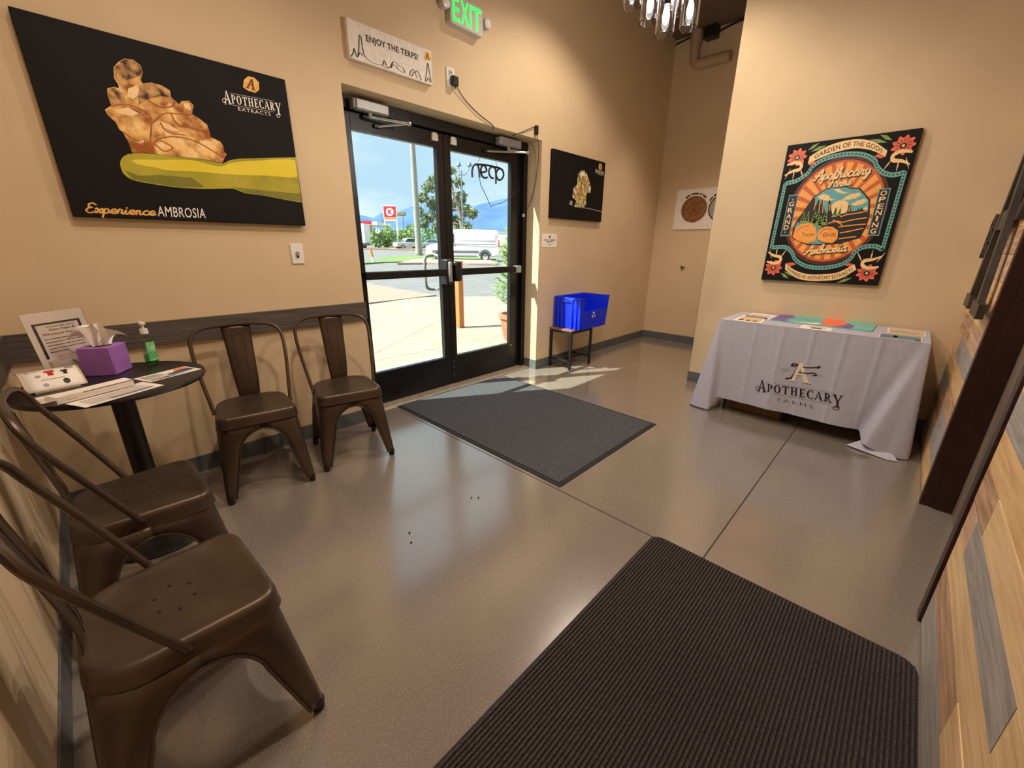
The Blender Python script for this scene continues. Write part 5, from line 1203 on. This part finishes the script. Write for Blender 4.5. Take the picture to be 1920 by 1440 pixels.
for pts, wd in (([(.05,.05),(.22,.12),(.32,.5),(.38,.9),(.25,.98),(.2,.86),(.3,.84)], .07), ([(.3,.88),(.6,.84),(.85,.9),(.95,.98),(.88,.86)], .06), ([(.3,.52),(.6,.5),(.82,.56),(.88,.44),(.78,.42)], .06)):
    ebar('curl_stroke', em(stroke(pts, wd)), ye, ye+.022)
for i, z in enumerate((.30, .36, .42)):
    ebar('curl_stroke', em(stroke([(.02,z-.06),(.06,z),(.13,z+.01),(.16,z-.05)], .022)), ye+.01, ye+.044)

# ------------------------------------------------------------------ glass pendant cluster
SHD = [[(2.508,-1.447,2.406)][0], [(2.504,-1.551,2.311)][0], [(2.509,-1.636,2.24)][0], [(2.764,-1.55,2.43)][0], [(2.678,-1.674,2.306)][0], [(2.775,-1.467,2.499)][0], [(2.942,-1.566,2.529)][0]]
cxm = sum(p[0] for p in SHD)/len(SHD); cym = sum(p[1] for p in SHD)/len(SHD)
t = thing('pendant_lamp', 'cluster pendant of clear glass cylinder shades with lit bulbs', 'lamp', (cxm, cym, 2.2))
cz_ = 2.78
build('canopy', MB().lathe([(0.0, 0.03), (0.20, 0.03), (0.205, 0.02), (0.205, 0.0), (0.0, 0.0)], (cxm, cym, cz_), 40), 'black_metal', t, world=True)
build('stem', MB().cyl((cxm, cym, cz_+.03), (cxm, cym, CH), 0.012, n=12), 'black_metal', t, world=True)
build('ceiling_plate', MB().cyl((cxm, cym, CH-.03), (cxm, cym, CH-.0005), 0.065, n=24), 'black_metal', t, world=True)
for i, (x, y, z) in enumerate(SHD):
    r_ = 0.044; h_ = 0.165
    sh = build('glass_shade', MB().lathe([(r_*1.02, 0.0), (r_, 0.004), (r_, h_), (r_*.35, h_+.012), (r_*.35, h_+.010), (r_-.004, h_-.003), (r_-.004, 0.004), (r_*1.02-.004, 0.0)], (x, y, z), 28), 'shade_glass', t, world=True)
    build('socket', MB().cyl((x, y, z+h_-.05), (x, y, z+h_+.03), 0.016, n=14), 'black_metal', t, world=True)
    build('bulb', MB().lathe([(0.0, 0.0), (0.007, 0.003), (0.015, 0.018), (0.017, 0.034), (0.013, 0.060), (0.008, 0.078)], (x, y, z+.038), 16), 'bulb_glow', sh, world=True)
    build('rod', MB().cyl((x, y, z+h_+.03), (x, y, cz_), 0.004, n=8), 'black_metal', t, world=True)
pl = bpy.data.lights.new('pendant_light', 'POINT'); pl.energy = PENDANT; pl.color = (1.0, 0.92, 0.84); pl.shadow_soft_size = 0.04
po = bpy.data.objects.new('pendant_light', pl); COL.objects.link(po); po.location = (cxm, cym, 2.16)
# recessed ceiling downlights, and an added fill light in the alcove
def downlight(label, x, y, en, size=125, blend=0.5, col=(1.0, 0.81, 0.66), rad=0.06):
    t = thing('recessed_downlight', label, 'downlight', (x, y, CH-0.01), group='recessed ceiling downlights')
    build('trim_ring', MB().lathe([(0.050, -0.0005), (0.095, -0.0005), (0.097, -0.008), (0.080, -0.010), (0.050, -0.0005)], (x, y, CH), 32), 'white_plastic', t, world=True)
    build('lens', MB().lathe([(0.0, -0.002), (0.050, -0.002)], (x, y, CH), 32), 'lamp_glow', t, world=True)
    sd = bpy.data.lights.new('downlight_beam', 'SPOT'); sd.energy = en; sd.spot_size = R(size); sd.spot_blend = blend; sd.color = col; sd.shadow_soft_size = rad
    so = bpy.data.objects.new('downlight_beam', sd); COL.objects.link(so); so.location = (x, y, CH-0.02)
downlight('recessed ceiling downlight over the left wall chairs', 0.55, -1.35, DOWN_A)
downlight('recessed ceiling downlight over the foreground mat', 1.20, -1.90, DOWN_B)
downlight('recessed ceiling downlight between the doors and the poster wall', 3.48, -1.00, DOWN_C)
downlight('recessed ceiling downlight beside the glass pendant cluster', 2.75, -1.95, DOWN_D)
downlight('added fill downlight in the far alcove', 5.15, -0.75, FILL_ALCOVE, 66, 0.7)  # extra lamp, added to brighten the walls around the alcove

# ------------------------------------------------------------------ outside: ground
mat('concrete_out', (134,128,116), (148,142,130), 3, rough=0.9, speck=((120,115,104), 120, .62))
mat('asphalt', (104,103,106), (120,118,120), 2, rough=0.95, speck=((92,90,92), 90, .6))
mat('road', (150,146,146), (162,158,157), .4, rough=0.95)
mat('gravel', (120,100,90), (162,144,132), 26, rough=1.0, bump=.6, bscale=30)
mat('red_gravel', (160,122,110), (188,156,144), 10, rough=1.0, bump=.5, bscale=12)
mat('grass', (88,110,64), (112,132,82), 6, rough=1.0, bump=.4, bscale=20)
mat('dirt', (130,104,86), (146,120,102), 3, rough=1.0)
mat('mountain_haze', (54,86,128), (74,106,146), .004, rough=1.0, detail=6)  # blue of the distant haze is painted into the base colour
mat('pole_paint', (146,142,138), (156,152,148), 3, rough=.7)
mat('needles', (104,122,92), (158,170,130), 1.2, rough=.9)
mat('bark', (110,92,78), (134,114,98), 6, rough=.95)
mat('shrub_leaf', (98,132,74), (150,176,104), 1.5, rough=.9)
mat('van_white', (222,227,230), (230,235,238), 2, rough=.3)
mat('van_grey', (92,104,108), (104,116,120), 2, rough=.5)
mat('car_glass', (52,64,72), (66,80,88), 2, rough=.1)
mat('tyre', (40,42,44), (52,54,56), 20, rough=.9)
mat('wheel', (190,196,198), (204,208,210), 10, rough=.4)
mat('car_silver', (196,202,208), (206,212,218), 2, rough=.3)
mat('car_blue', (140,162,174), (154,176,186), 2, rough=.3)
mat('sign_red', (200,46,62), (210,54,70), 3, rough=.5)
mat('sign_orange', (236,140,70), (242,152,84), 3, rough=.5)
mat('sign_brown', (96,100,104), (110,114,116), 3, rough=.5)
mat('terracotta', (160,104,74), (176,120,90), 5, rough=.8, bump=.1)
mat('post_wood', (170,104,58), (186,122,72), 5, rough=.7, stretch=(6,6,.8))
mat('fresh_needles', (96,136,84), (158,186,116), 14, rough=.8)
mat('grate_grey', (150,160,168), (166,176,184), 10, rough=.6)
mat('building_pale', (214,212,208), (224,222,218), .5, rough=.8)
mat('lamp_grey', (104,124,140), (118,138,152), 3, rough=.5)
def gz(x, y):
    s = .64*x+.77*y
    return max(0.0, min(1.15, (s-30)*.018))-0.03
g = MB().grid(lambda u, v: (lambda x, y: (x, y, gz(x, y)))(-120+u*420, 0.30+(v**1.6)*400), 84, 60)
struct('ground_asphalt', g, 'asphalt', 'grey asphalt parking lot outside the glass doors', smooth=False)
def slab(name, pts, z0, z1, m, label, parent=None):
    return struct(name, MB().prism(pts if sum(a[0]*b[1]-b[0]*a[1] for a, b in zip(pts, pts[1:]+pts[:1])) > 0 else pts[::-1], z0, z1), m, label, smooth=False)
side = slab('sidewalk', [(-6, 0.30), (14, 0.30), (14, 3.8), (8.4, 5.0), (7.0, 6.05), (6.3, 6.4), (4.75, 6.0), (-6, 4.4)], -0.12, -0.012, 'concrete_out', 'pale concrete walk outside the doors')
for a, b in (((-6, 1.55), (14, 1.55)), ((3.30, 0.3), (3.30, 1.55)), ((2.2, 1.55), (6.4, 4.4)), ((5.2, 0.3), (5.2, 1.55))):
    d = Vector((b[0]-a[0], b[1]-a[1], 0)).normalized(); n_ = Vector((-d.y, d.x, 0))*.008
    A, B = Vector((*a, -.0125)), Vector((*b, -.0125))
    build('joint', MB().add([tuple(A-n_), tuple(B-n_), tuple(B+n_), tuple(A+n_)], [(0,1,2,3)]).add([tuple(A-n_+Vector((0,0,.001))), tuple(B-n_+Vector((0,0,.001))), tuple(B+n_+Vector((0,0,.001))), tuple(A+n_+Vector((0,0,.001)))], [(0,1,2,3)]), 'asphalt', side, smooth=False)
gravel_pts = [(7.521,11.855),(7.239,10.391),(7.023,8.674),(6.999,7.482),(6.957,6.451),(5.897,6.294),(4.834,6.171),(4.126,5.993)]
slab('gravel_bed', gravel_pts, -0.10, 0.002, 'gravel', 'bed of pale pebbles beside the concrete walk')
def terr(name, px_pts, lift, m, label):
    """ground patch following the lot surface"""
    mb = MB(); n = len(px_pts)
    mb.add([(x, y, gz(x, y)+lift) for x, y in px_pts]+[(x, y, gz(x, y)-.05) for x, y in px_pts], [tuple(range(n))]+[(i, (i+1) % n, n+(i+1) % n, n+i) for i in range(n)])
    return struct(name, mb, m, label, smooth=False)
isl = [p[:2] for p in [(13.557,24.082,0.139)]+[(16.356,25.721,0.106)]+[(19.467,24.779,0.159)]+[(20.724,21.187,0.206)]+[(21.474,18.861,0.19)]+[(26.499,24.329,0.239)]+[(29.797,30.113,0.362)]+[(26.62,34.992,0.391)]+[(21.087,33.061,0.224)]]
terr('grass_island', isl, .10, 'grass', 'strip of green grass on the parking island')
rg = [p[:2] for p in [(15.642,22.696,0.212)]+[(17.624,22.139,0.194)]+[(19.345,19.573,0.208)]+[(20.617,18.248,0.226)]+[(24.724,23.135,0.25)]+[(23.228,26.226,0.231)]+[(20.096,27.183,0.162)]]
terr('red_gravel_bed', rg, .14, 'red_gravel', 'reddish gravel on the parking island')
rd = [p[:2] for p in [(23.267,61.443,0.334)]+[(46.969,36.74,0.674)]+[(53.447,42.23,0.754)]+[(26.476,70.339,0.368)]]
terr('dirt_verge', rd, .12, 'dirt', 'brown dirt verge across the road')
gv = [p[:2] for p in [(32.9,94.173,0.284)]+[(71.168,54.289,0.832)]+[(86.034,66.262,0.869)]+[(39.756,114.494,0.206)]]
terr('far_grass', gv, .2, 'grass', 'green verge far across the road')
t = thing('door_grate', 'grey metal foot grate outside the left door', 'grate', (2.45, 0.75, -0.012))
build('grate_frame', MB().box((1.75, 0.34, -0.012), (3.25, 1.15, -0.002)), 'grate_grey', t, world=True, smooth=False)
gb = MB()
for i in range(58): gb.box((1.77+i*.0255, 0.36, -0.002), (1.782+i*.0255, 1.13, 0.004))
o = build('grate_bars', gb, 'grate_grey', t, world=True, smooth=False); o['kind'] = 'stuff'

# ------------------------------------------------------------------ outside: things
def on(p): return (p[0], p[1], gz(p[0], p[1]))
def leaf_cloud(mb, c, r, n, size, rng, sc=(1, 1, 1), long=1.0):
    for _ in range(n):
        while True:
            d = Vector((rng.uniform(-1, 1), rng.uniform(-1, 1), rng.uniform(-1, 1)))
            if .25 < d.length < 1: break
        p = Vector(c)+Vector((d.x*r*sc[0], d.y*r*sc[1], d.z*r*sc[2]))
        a = Vector((rng.gauss(0, 1), rng.gauss(0, 1), rng.gauss(0, 1)+.3)).normalized(); b = a.orthogonal().normalized()
        b = (b*math.cos(rng.uniform(0, 6.28))+a.cross(b)*math.sin(rng.uniform(0, 6.28)))
        s = size*rng.uniform(.6, 1.3)
        mb.add([p-b*s*.5, p+b*s*.5, p+a*s*long*1.2], [(0, 1, 2)])
rng = random.Random(11)
# light pole
p = [(24.88,33.823,0.527)][0]; b = on(p)
t = thing('light_pole', 'tall pale tapered parking-lot light pole on the grass island', 'pole', b)
build('shaft', MB().cyl(b, (b[0], b[1], 15.0), 0.33, 0.20, 20), 'pole_paint', t, world=True)
build('base_plinth', MB().cyl(b, (b[0], b[1], b[2]+.3), 0.42, n=20), 'concrete_out', t, world=True)
# pine tree
p = [(35.435,39.642,0.64)][0]; b = on(p)
t = thing('pine_tree', 'large open pine tree beyond the parking island', 'tree', b)
tr_ = [b]+[q for q in [(35.956,40.366,3.222),(36.228,41.033,5.157),(36.218,41.994,7.087),(36.425,42.886,9.343)]]
build('trunk', MB().tube(tr_, [.30,.26,.22,.16,.08], 10), 'bark', t, world=True)
CL = [(36.767,42.942,10.185),(36.207,42.956,9.018),(36.885,42.09,8.706),(34.932,44.285,9.0),(34.322,44.54,8.219),(35.333,43.233,7.718),(36.721,41.533,7.223),(33.353,44.916,6.918),(34.144,43.775,6.285),(35.468,42.205,5.918),(36.854,40.697,5.809),(32.765,44.706,5.236),(33.461,43.663,4.602),(34.816,42.124,4.364),(35.982,40.782,4.123),(37.236,39.919,5.042),(37.676,39.587,5.306),(32.742,43.905,3.562),(33.909,42.563,3.321),(35.169,41.122,3.082),(36.52,39.968,3.616)]
CR = [.55,.9,.9,.8,.9,1.2,1.1,.9,1.1,1.4,1.2,.8,1.1,1.4,1.2,.9,.6,.7,1.0,1.1,.8]
fo = MB()
for (x, y, z), r_ in zip(CL, CR):
    dd = rng.uniform(-1.2, 1.2)
    c_ = (x+dd*.62, y+dd*.78, z)
    for _ in range(3):
        leaf_cloud(fo, (c_[0]+rng.uniform(-.4, .4)*r_, c_[1]+rng.uniform(-.4, .4)*r_, c_[2]+rng.uniform(-.3, .3)*r_), r_*.62, int(120*r_), .22, rng, long=1.4)
build('foliage', fo, 'needles', t, world=True, smooth=False)
br = MB()
for (x, y, z) in CL[::2]:
    br.tube([(b[0]+(x-b[0])*.12, b[1]+(y-b[1])*.12, z-.8), (x, y, z)], [.10, .03], 6)
build('branches', br, 'bark', t, world=True)
# shrubs far behind the road
SHR = [(0,0,0,1.25),(0,0,0,1.5),(0,0,0,1.4),(0,0,0,1.6),(0,0,0,1.7),(0,0,0,1.8),(0,0,0,.9),(0,0,0,.9)]
SP = [(37.802,65.302,1.839)]+[(43.137,70.552,2.108)]+[(52.443,80.662,2.056)]+[(46.214,67.345,2.153)]+[(52.22,71.811,2.258)]+[(57.917,75.121,2.469)]+[(40.362,67.004,1.425)]+[(41.906,63.867,1.453)]
for (x, y, z), (_, _, d_, r_), w_ in zip(SP, SHR, ('leftmost, beside the round white sign', 'below the red square sign', 'right of the red square sign', 'left of the light pole', 'right of the light pole', 'rightmost, behind the blue sedan', 'low one at the left front', 'low one behind the white parked car')):
    b = on((x, y)); t = thing('shrub', 'green roadside shrub, '+w_, 'shrub', b, group='shrubs across the road')
    m_ = MB(); leaf_cloud(m_, (b[0], b[1], b[2]+r_*1.25), r_, 420, .36, rng, (.95, .95, 1.3))
    build('foliage', m_, 'shrub_leaf', t, world=True, smooth=False)
    build('stem', MB().cyl(b, (b[0], b[1], b[2]+r_), .12, .05, 8), 'bark', t, world=True)

# vehicles -----------------------------------------------------------
def wheel(t, x, z, y, r, nm='wheel'):
    w_ = build(nm, MB().lathe([(r*.62, -.09), (r*.96, -.10), (r, -.06), (r, .06), (r*.96, .10), (r*.62, .09)], (x, y, z), 24, 'y'), 'tyre', t)
    build('hub', MB().lathe([(0, -.075), (r*.2, -.08), (r*.5, -.06), (r*.63, -.088), (r*.63, .08), (0, .08)], (x, y, z), 20, 'y'), 'wheel', w_)
def side_extrude(prof, hw, taper, z_t):
    """car body: side profile (x, z) extruded to half width hw; narrower above z_t"""
    mb = MB(); n = len(prof)
    f_ = lambda z: hw-(taper*max(0, z-z_t))
    a = [(x, -f_(z), z) for x, z in prof]; b = [(x, f_(z), z) for x, z in prof]
    return mb.hexa(a, b)
p = [(23.269,24.962,0.86)][0]; bb = on(p)
rgt = Vector((.69, -.724, 0))
t = thing('cargo_van', 'white cargo van parked beyond the island', 'van', bb, math.atan2(-.724, .69)+R(3))
# local x: rear is +x, the side seen faces -y
vp = [(-2.9,.45),(-2.95,.95),(-2.75,1.22),(-1.75,1.40),(-1.15,2.25),(-.9,2.38),(-.3,2.46),(2.75,2.42),(2.95,2.30),(3.02,1.3),(3.0,.55),(2.6,.40),(-2.6,.38)]
body = build('body', side_extrude(vp, 1.02, .10, 1.3), 'van_white', t, bev=.05)
build('side_window', MB().hexa([(-1.62,-1.022,1.42),(-.62,-1.022,1.42),(-.62,-.948,2.12),(-1.10,-.948,2.12)], [(-1.62,-1.035,1.42),(-.62,-1.035,1.42),(-.62,-.958,2.12),(-1.10,-.958,2.12)]), 'car_glass', t, smooth=False)
build('rub_strip', MB().box((-2.4,-1.045,.66), (1.35,-1.015,.84)), 'van_grey', t)
build('sill', MB().box((-2.0,-1.03,.34), (1.2,-.99,.46)), 'van_grey', t)
build('wheel_arch', MB().hexa([(1.86+.52*math.cos(R(a)), -1.04, .42+.52*math.sin(R(a))) for a in range(0, 181, 20)], [(1.86+.52*math.cos(R(a)), -1.0, .42+.52*math.sin(R(a))) for a in range(0, 181, 20)]), 'van_grey', t, smooth=False)
for (a, b2, z0, z1) in ((-.35, 1.1, 1.62, 2.2), (1.15, 2.7, 1.62, 2.2)):
    build('side_panel', MB().box((a, -1.0, z0), (b2, -.965, z1)), 'van_white', t, bev=.01)
build('beltline', MB().box((-.6, -1.035, 1.30), (2.8, -1.012, 1.34)), 'van_grey', t)
build('door_handle', MB().box((-.75, -1.05, 1.22), (-.52, -1.015, 1.27)), 'car_glass', t)
build('tail_lamp', MB().box((2.93, -1.03, 1.15), (3.04, -.95, 1.65)), 'sign_red', t)
for x in (-1.85, 1.86):
    for y in (-.95, .95): wheel(t, x, .38, y, .38)
def car(name, label, at_, rz, m, prof, cab, L):
    t = thing(name, label, 'car', on(at_), rz)
    build('body', side_extrude(prof, .9, 0, 9), m, t, bev=.06)
    build('cabin', side_extrude(cab, .84, .22, .9), m, t, bev=.05)
    cx_ = sum(q[0] for q in cab)/len(cab); cz2 = sum(q[1] for q in cab)/len(cab)
    gl = [(cx_+(x-cx_)*.86, cz2+(z-cz2)*.72) for x, z in cab]
    f_ = lambda z: .845-.22*max(0, z-.9)
    build('side_windows', MB().hexa([(x, -f_(z)-.012, z) for x, z in gl], [(x, f_(z)+.012, z) for x, z in gl]), 'car_glass', t, smooth=False)
    build('windscreen', MB().hexa([(cab[0][0]-.02, -.7, cab[0][1]+.06), (cab[0][0]-.02, .7, cab[0][1]+.06), (cab[1][0]-.02, .6, cab[1][1]-.06), (cab[1][0]-.02, -.6, cab[1][1]-.06)], [(cab[0][0]+.05, -.7, cab[0][1]+.06), (cab[0][0]+.05, .7, cab[0][1]+.06), (cab[1][0]+.05, .6, cab[1][1]-.06), (cab[1][0]+.05, -.6, cab[1][1]-.06)]), 'car_glass', t, smooth=False)
    for x in (-L*.3, L*.3):
        for y in (-.82, .82): wheel(t, x, .33, y, .33)
    build('headlamp', MB().box((prof[0][0]-.03, -.85, .62), (prof[0][0]+.12, -.5, .78)), 'lens_white', t); build('headlamp', MB().box((prof[0][0]-.03, .5, .62), (prof[0][0]+.12, .85, .78)), 'lens_white', t)
    return t
suv = [(-2.2,.35),(-2.25,.85),(-2.0,1.0),(2.1,1.02),(2.2,.9),(2.2,.35)]; suvc = [(-1.15,.98),(-.45,1.62),(1.7,1.66),(2.1,1.0)]
sed = [(-2.3,.3),(-2.35,.7),(-2.1,.86),(2.2,.9),(2.35,.8),(2.35,.3)]; sedc = [(-1.1,.84),(-.35,1.38),(.9,1.40),(1.8,.88)]
hd = math.atan2(-.724, .69)
car('suv', 'white sport utility car parked across the road left of the pole', [(37.768,55.761,1.044)][0], hd+R(38), 'car_silver', suv, suvc, 4.4)
car('sedan', 'blue-grey sedan parked across the road right of the pole', [(45.199,60.215,1.054)][0], hd+R(8), 'car_blue', sed, sedc, 4.6)
# box truck
p = [(30.891,59.955,1.123)][0]; bb = on(p)
t = thing('box_truck', 'white box truck at the left edge of the view', 'truck', bb, hd)
build('cargo_box', MB().box((-6.2, -1.2, .85), (2.2, 1.2, 3.55)), 'van_white', t, bev=.03)
build('chassis', MB().box((-6.0, -1.0, .5), (2.1, 1.0, .86)), 'van_grey', t)
build('rear_door', MB().box((2.19, -1.1, .95), (2.23, 1.1, 3.45)), 'van_white', t, bev=.01)
decal('lettering', 'navy_board', tbox('moving', (-.9,1.75), (1.6,1.75), (-.9,2.0))+tbox('55-9202', (-.6,1.25), (.9,1.25), (-.6,1.55)), lambda u, v, o: (u, -1.2-o, v), t, .004, world=False)
for x in (-5.0, 1.1):
    for y in (-1.0, 1.0): wheel(t, x, .48, y, .48)
# red canopy filling station
p = [(49.595,96.594,3.474)][0]; bb = on(p)
t = thing('filling_station', 'filling station canopy with a red fascia far left', 'building', bb, hd)
build('canopy', MB().box((-10, -3, 4.6), (5.0, 8, 5.3)), 'sign_red', t); build('canopy_edge', MB().box((-10, -3.03, 4.35), (5.0, -2.97, 4.62)), 'sign_orange', t)
build('canopy_edge', MB().box((5.0, -3.0, 4.4), (6.2, 8, 5.2)), 'print_white', t)
for x in (-6, 3.5): build('column', MB().box((x-.3, 0, 0), (x+.3, .6, 4.6)), 'building_pale', t)
build('shop', MB().box((-9, 8.2, 0), (12, 14, 3.8)), 'building_pale', t)
# pylon sign
p = [(47.662,77.072,3.233)][0]; bb = on(p)
t = thing('pylon_sign', 'red square pylon sign with a white circled letter', 'sign', bb, hd)
zc = 1.276+(455-411)/762*84*1.03
S = 1.22
build('panel', MB().box((-S-.12, -.25, zc-S*1.18), (S+.12, .25, zc+S*1.18)), 'print_white', t)
pf = lambda u, v, o: (u, -.25-o, zc+v)
decal('red_field', 'sign_red', [bar(-S, -S*.62, S, S*1.05)], pf, t, .02, world=False)
decal('circle', 'print_white', [disc(0, .22, .78, .78, 32)], pf, t, .04, world=False)
decal('lettering', 'sign_red', tbox('K', (-.38,-.22), (.5,-.22), (-.38,.68), offset=.05), pf, t, .06, world=False)
decal('orange_band', 'sign_orange', [bar(-S, -S*.95, S, -S*.72)], pf, t, .02, world=False)
for x in (-S, S): build('leg', MB().box((x-.12, -.2, 0), (x+.12, .2, zc-S*1.18)), 'print_white', t)
p = [(53.678,83.109,3.441)][0]; bb = on(p); zc = 1.276+(455-412)/762*92*1.03
t = thing('roadside_sign', 'small brown roadside sign on two posts beside the red sign', 'sign', bb, hd)
build('panel', MB().box((-1.3, -.12, zc-.35), (1.3, .12, zc+.42)), 'sign_brown', t, bev=.1)
build('text_strip', MB().box((-1.0, -.14, zc-.06), (1.0, -.11, zc+.14)), 'sign_orange', t)
for x in (-.8, .6): build('post', MB().cyl((x, 0, 0), (x, 0, zc-.35), .08, n=8), 'sign_brown', t)
p = [(34.496,59.016,0.68)][0]; bb = on(p); zc = 1.276+(458-442)/762*64
t = thing('round_sign', 'small round white road sign on a post', 'sign', bb, hd)
build('disc', MB().lathe([(0, -.03), (.36, -.03), (.36, .03), (0, .03)], (0, 0, zc), 24, 'y'), 'print_white', t)
build('arrow_mark', MB().box((-.06, -.04, zc-.2), (.06, -.031, zc+.2)), 'sign_brown', t); build('post', MB().cyl((0, .04, 0), (0, .04, zc), .05, n=8), 'van_grey', t)
# red-white marker post on the island tip
p = [(15.338,25.31,0.21)][0]; bb = on(p)
t = thing('marker_post', 'leaning orange and white road marker post by the island', 'marker post', bb)
build('white_sleeve', MB().cyl(bb, (bb[0]-.05, bb[1]+.05, bb[2]+.45), .09, n=10), 'print_white', t, world=True)
build('orange_sleeve', MB().cyl((bb[0]-.05, bb[1]+.05, bb[2]+.45), (bb[0]-.12, bb[1]+.12, bb[2]+1.0), .09, n=10), 'sign_orange', t, world=True)
# lamp with a double curved bracket and a street lamp
p = [(31.421,34.705,0.714)][0]; bb = on(p)
t = thing('yard_lamp', 'lamp post with two heads on a curved bracket in front of the pine', 'lamp post', bb)
zt = [(33.354,36.671,8.827)][0][2]
build('post', MB().cyl(bb, (bb[0], bb[1], zt), .10, .07, 10), 'lamp_grey', t, world=True)
q = [(33.196,37.284,9.735),(33.128,37.13,9.279),(33.242,36.815,8.882),(33.493,36.554,8.886),(33.797,36.433,9.288),(34.031,36.413,9.747)]
build('bracket', MB().tube(cat(q, 4), .06, 8), 'lamp_grey', t, world=True)
for k in (0, 5): build('lamp_head', MB().lathe([(0, .35), (.12, .3), (.30, -.05), (.30, -.12), (0, -.12)], (q[k][0], q[k][1], q[k][2]+.15), 14), 'lamp_grey', t, world=True)
p = [(60.403,64.815,2.378)][0]; bb = on(p); zt = [(61.408,65.838,6.601)][0][2]
t = thing('street_lamp', 'slim distant street lamp with twin arms', 'street lamp', bb, hd)
build('pole', MB().cyl((0, 0, 0), (0, 0, zt-bb[2]), .10, .07, 8), 'pole_paint', t)
for s_ in (-1, 1):
    build('arm', MB().tube([(0, 0, zt-bb[2]-.05), (s_*.8, 0, zt-bb[2]+.1)], .04, 6), 'pole_paint', t); build('lamp_head', MB().box((min(s_*.7, s_*1.1), -.12, zt-bb[2]+.06), (max(s_*.7, s_*1.1), .12, zt-bb[2]+.16)), 'pole_paint', t)
# low commercial building behind the van
p = [(66.44,63.119,2.473)][0]; bb = on(p)
t = thing('low_building', 'low white building with a blue end behind the van', 'building', bb, hd)
build('wall', MB().box((-3.0, 0, 0), (2.2, 6, 2.9)), 'print_white', t); build('blue_end', MB().box((2.2, -.05, 0), (4.5, 6, 2.7)), 'navy_board', t); build('roof_edge', MB().box((-3.1, -.1, 2.9), (2.3, 6, 3.05)), 'building_pale', t)
p = [(53.632,48.676,1.806)][0]; bb = on(p); zc = [(54.437,49.756,5.716)][0][2]-bb[2]
t = thing('menu_sign', 'tall pale roadside sign at the right edge of the door glass', 'sign', bb, hd)
build('panel', MB().box((-.4, -.15, zc-.8), (.9, .15, zc+.8)), 'paper', t); build('post', MB().cyl((.2, 0, 0), (.2, 0, zc-.8), .1, n=8), 'van_grey', t)
# mountains
RG = [(982.01,3021.025,151.453),(1175.515,2828.857,173.533),(1309.222,2697.425,191.539),(1347.054,2653.245,182.427),(1386.478,2605.821,170.119),(1408.551,2579.648,163.998),(1443.037,2556.378,190.238),(1454.02,2548.099,196.832),(1463.572,2528.64,177.659),(1523.262,2477.519,201.041),(1602.556,2412.301,237.577),(1689.81,2330.868,258.136),(1779.641,2227.742,240.114),(1847.398,2150.789,228.211),(1913.348,2096.311,258.12),(1976.222,2038.703,275.111),(2039.096,1981.095,292.103),(2112.237,1909.619,302.805),(2212.334,1792.624,278.493),(2369.922,1612.545,248.568),(2595.266,1355.513,206.741),(2863.218,1044.571,146.215)]
mbm = MB(); n = len(RG)
base_z = -10
rngm = random.Random(5); NV = 14; rows_ = []
for (x, y, z) in RG:
    d = Vector((x, y, 0)).normalized(); col_ = []
    for k in range(NV+1):
        f_ = k/NV
        off = (1-f_)*-900
        jit = 0 if k in (0, NV) else rngm.uniform(-.05, .05)
        col_.append((x+d.x*off, y+d.y*off, base_z+(z-base_z)*max(0, min(1, f_**1.15+jit))))
    col_ += [(x+d.x*700, y+d.y*700, base_z)]
    rows_.append(col_)
for c_ in rows_: mbm.v += c_
m_ = NV+2
for i in range(n-1):
    for k in range(m_-1): mbm.f.append((i*m_+k, (i+1)*m_+k, (i+1)*m_+k+1, i*m_+k+1))
struct('mountain_range', mbm, 'mountain_haze', 'mountain range on the horizon, coloured blue for haze', smooth=True, ang=60)
g2 = MB().box((-4000, 400, -12), (6000, 6000, -9)).box((300, -2000, -12), (6000, 400.5, -9.5))
struct('far_plain', g2, 'road', 'distant plain below the mountains', smooth=False)

# timber post and potted conifer by the walk
px = [(4.526,2.467)][0]
t = thing('timber_post', 'square orange timber post standing on the concrete walk', 'post', (px[0], px[1], -.012))
hz = [(0.95,-1.948,1.24)]
ztop = 1.02
build('post', MB().box((px[0]-.05, px[1]-.05, -.012), (px[0]+.05, px[1]+.05, ztop)), 'post_wood', t, world=True, bev=.005)
build('top_cap', MB().box((px[0]-.056, px[1]-.056, ztop), (px[0]+.056, px[1]+.056, ztop+.02)), 'post_wood', t, world=True, bev=.004)
pc = (4.55, 1.24)
t = thing('potted_conifer', 'young conifer in a terracotta planter right of the doors', 'plant', (pc[0], pc[1], -.012))
build('pot', MB().lathe([(0.0, -.012), (.17, -.012), (.22, .30), (.24, .30), (.24, .36), (.205, .36), (.20, .32), (0, .32)], (pc[0], pc[1], 0), 28), 'terracotta', t, world=True)
build('stem', MB().cyl((pc[0], pc[1], .3), (pc[0], pc[1], 1.45), .02, .006, 8), 'bark', t, world=True)
cn = MB()
for i in range(90):
    z = .40+1.05*(i/90); rr = .34*(1-(i/90)*.7); a = rng.uniform(0, 6.28)
    tip = Vector((pc[0]+rr*math.cos(a), pc[1]+rr*math.sin(a), z+.16)); bs = Vector((pc[0], pc[1], z))
    for k in range(42):
        f_ = rng.uniform(.25, 1.0); q = bs.lerp(tip, f_)
        d = ((tip-bs).normalized()*.7+Vector((rng.gauss(0, .6), rng.gauss(0, .6), rng.gauss(0.15, .5)))).normalized(); sd = d.orthogonal().normalized()*.006
        cn.add([q-sd, q+sd, q+d*.085], [(0, 1, 2)])
build('needles', cn, 'fresh_needles', t, world=True, smooth=False)
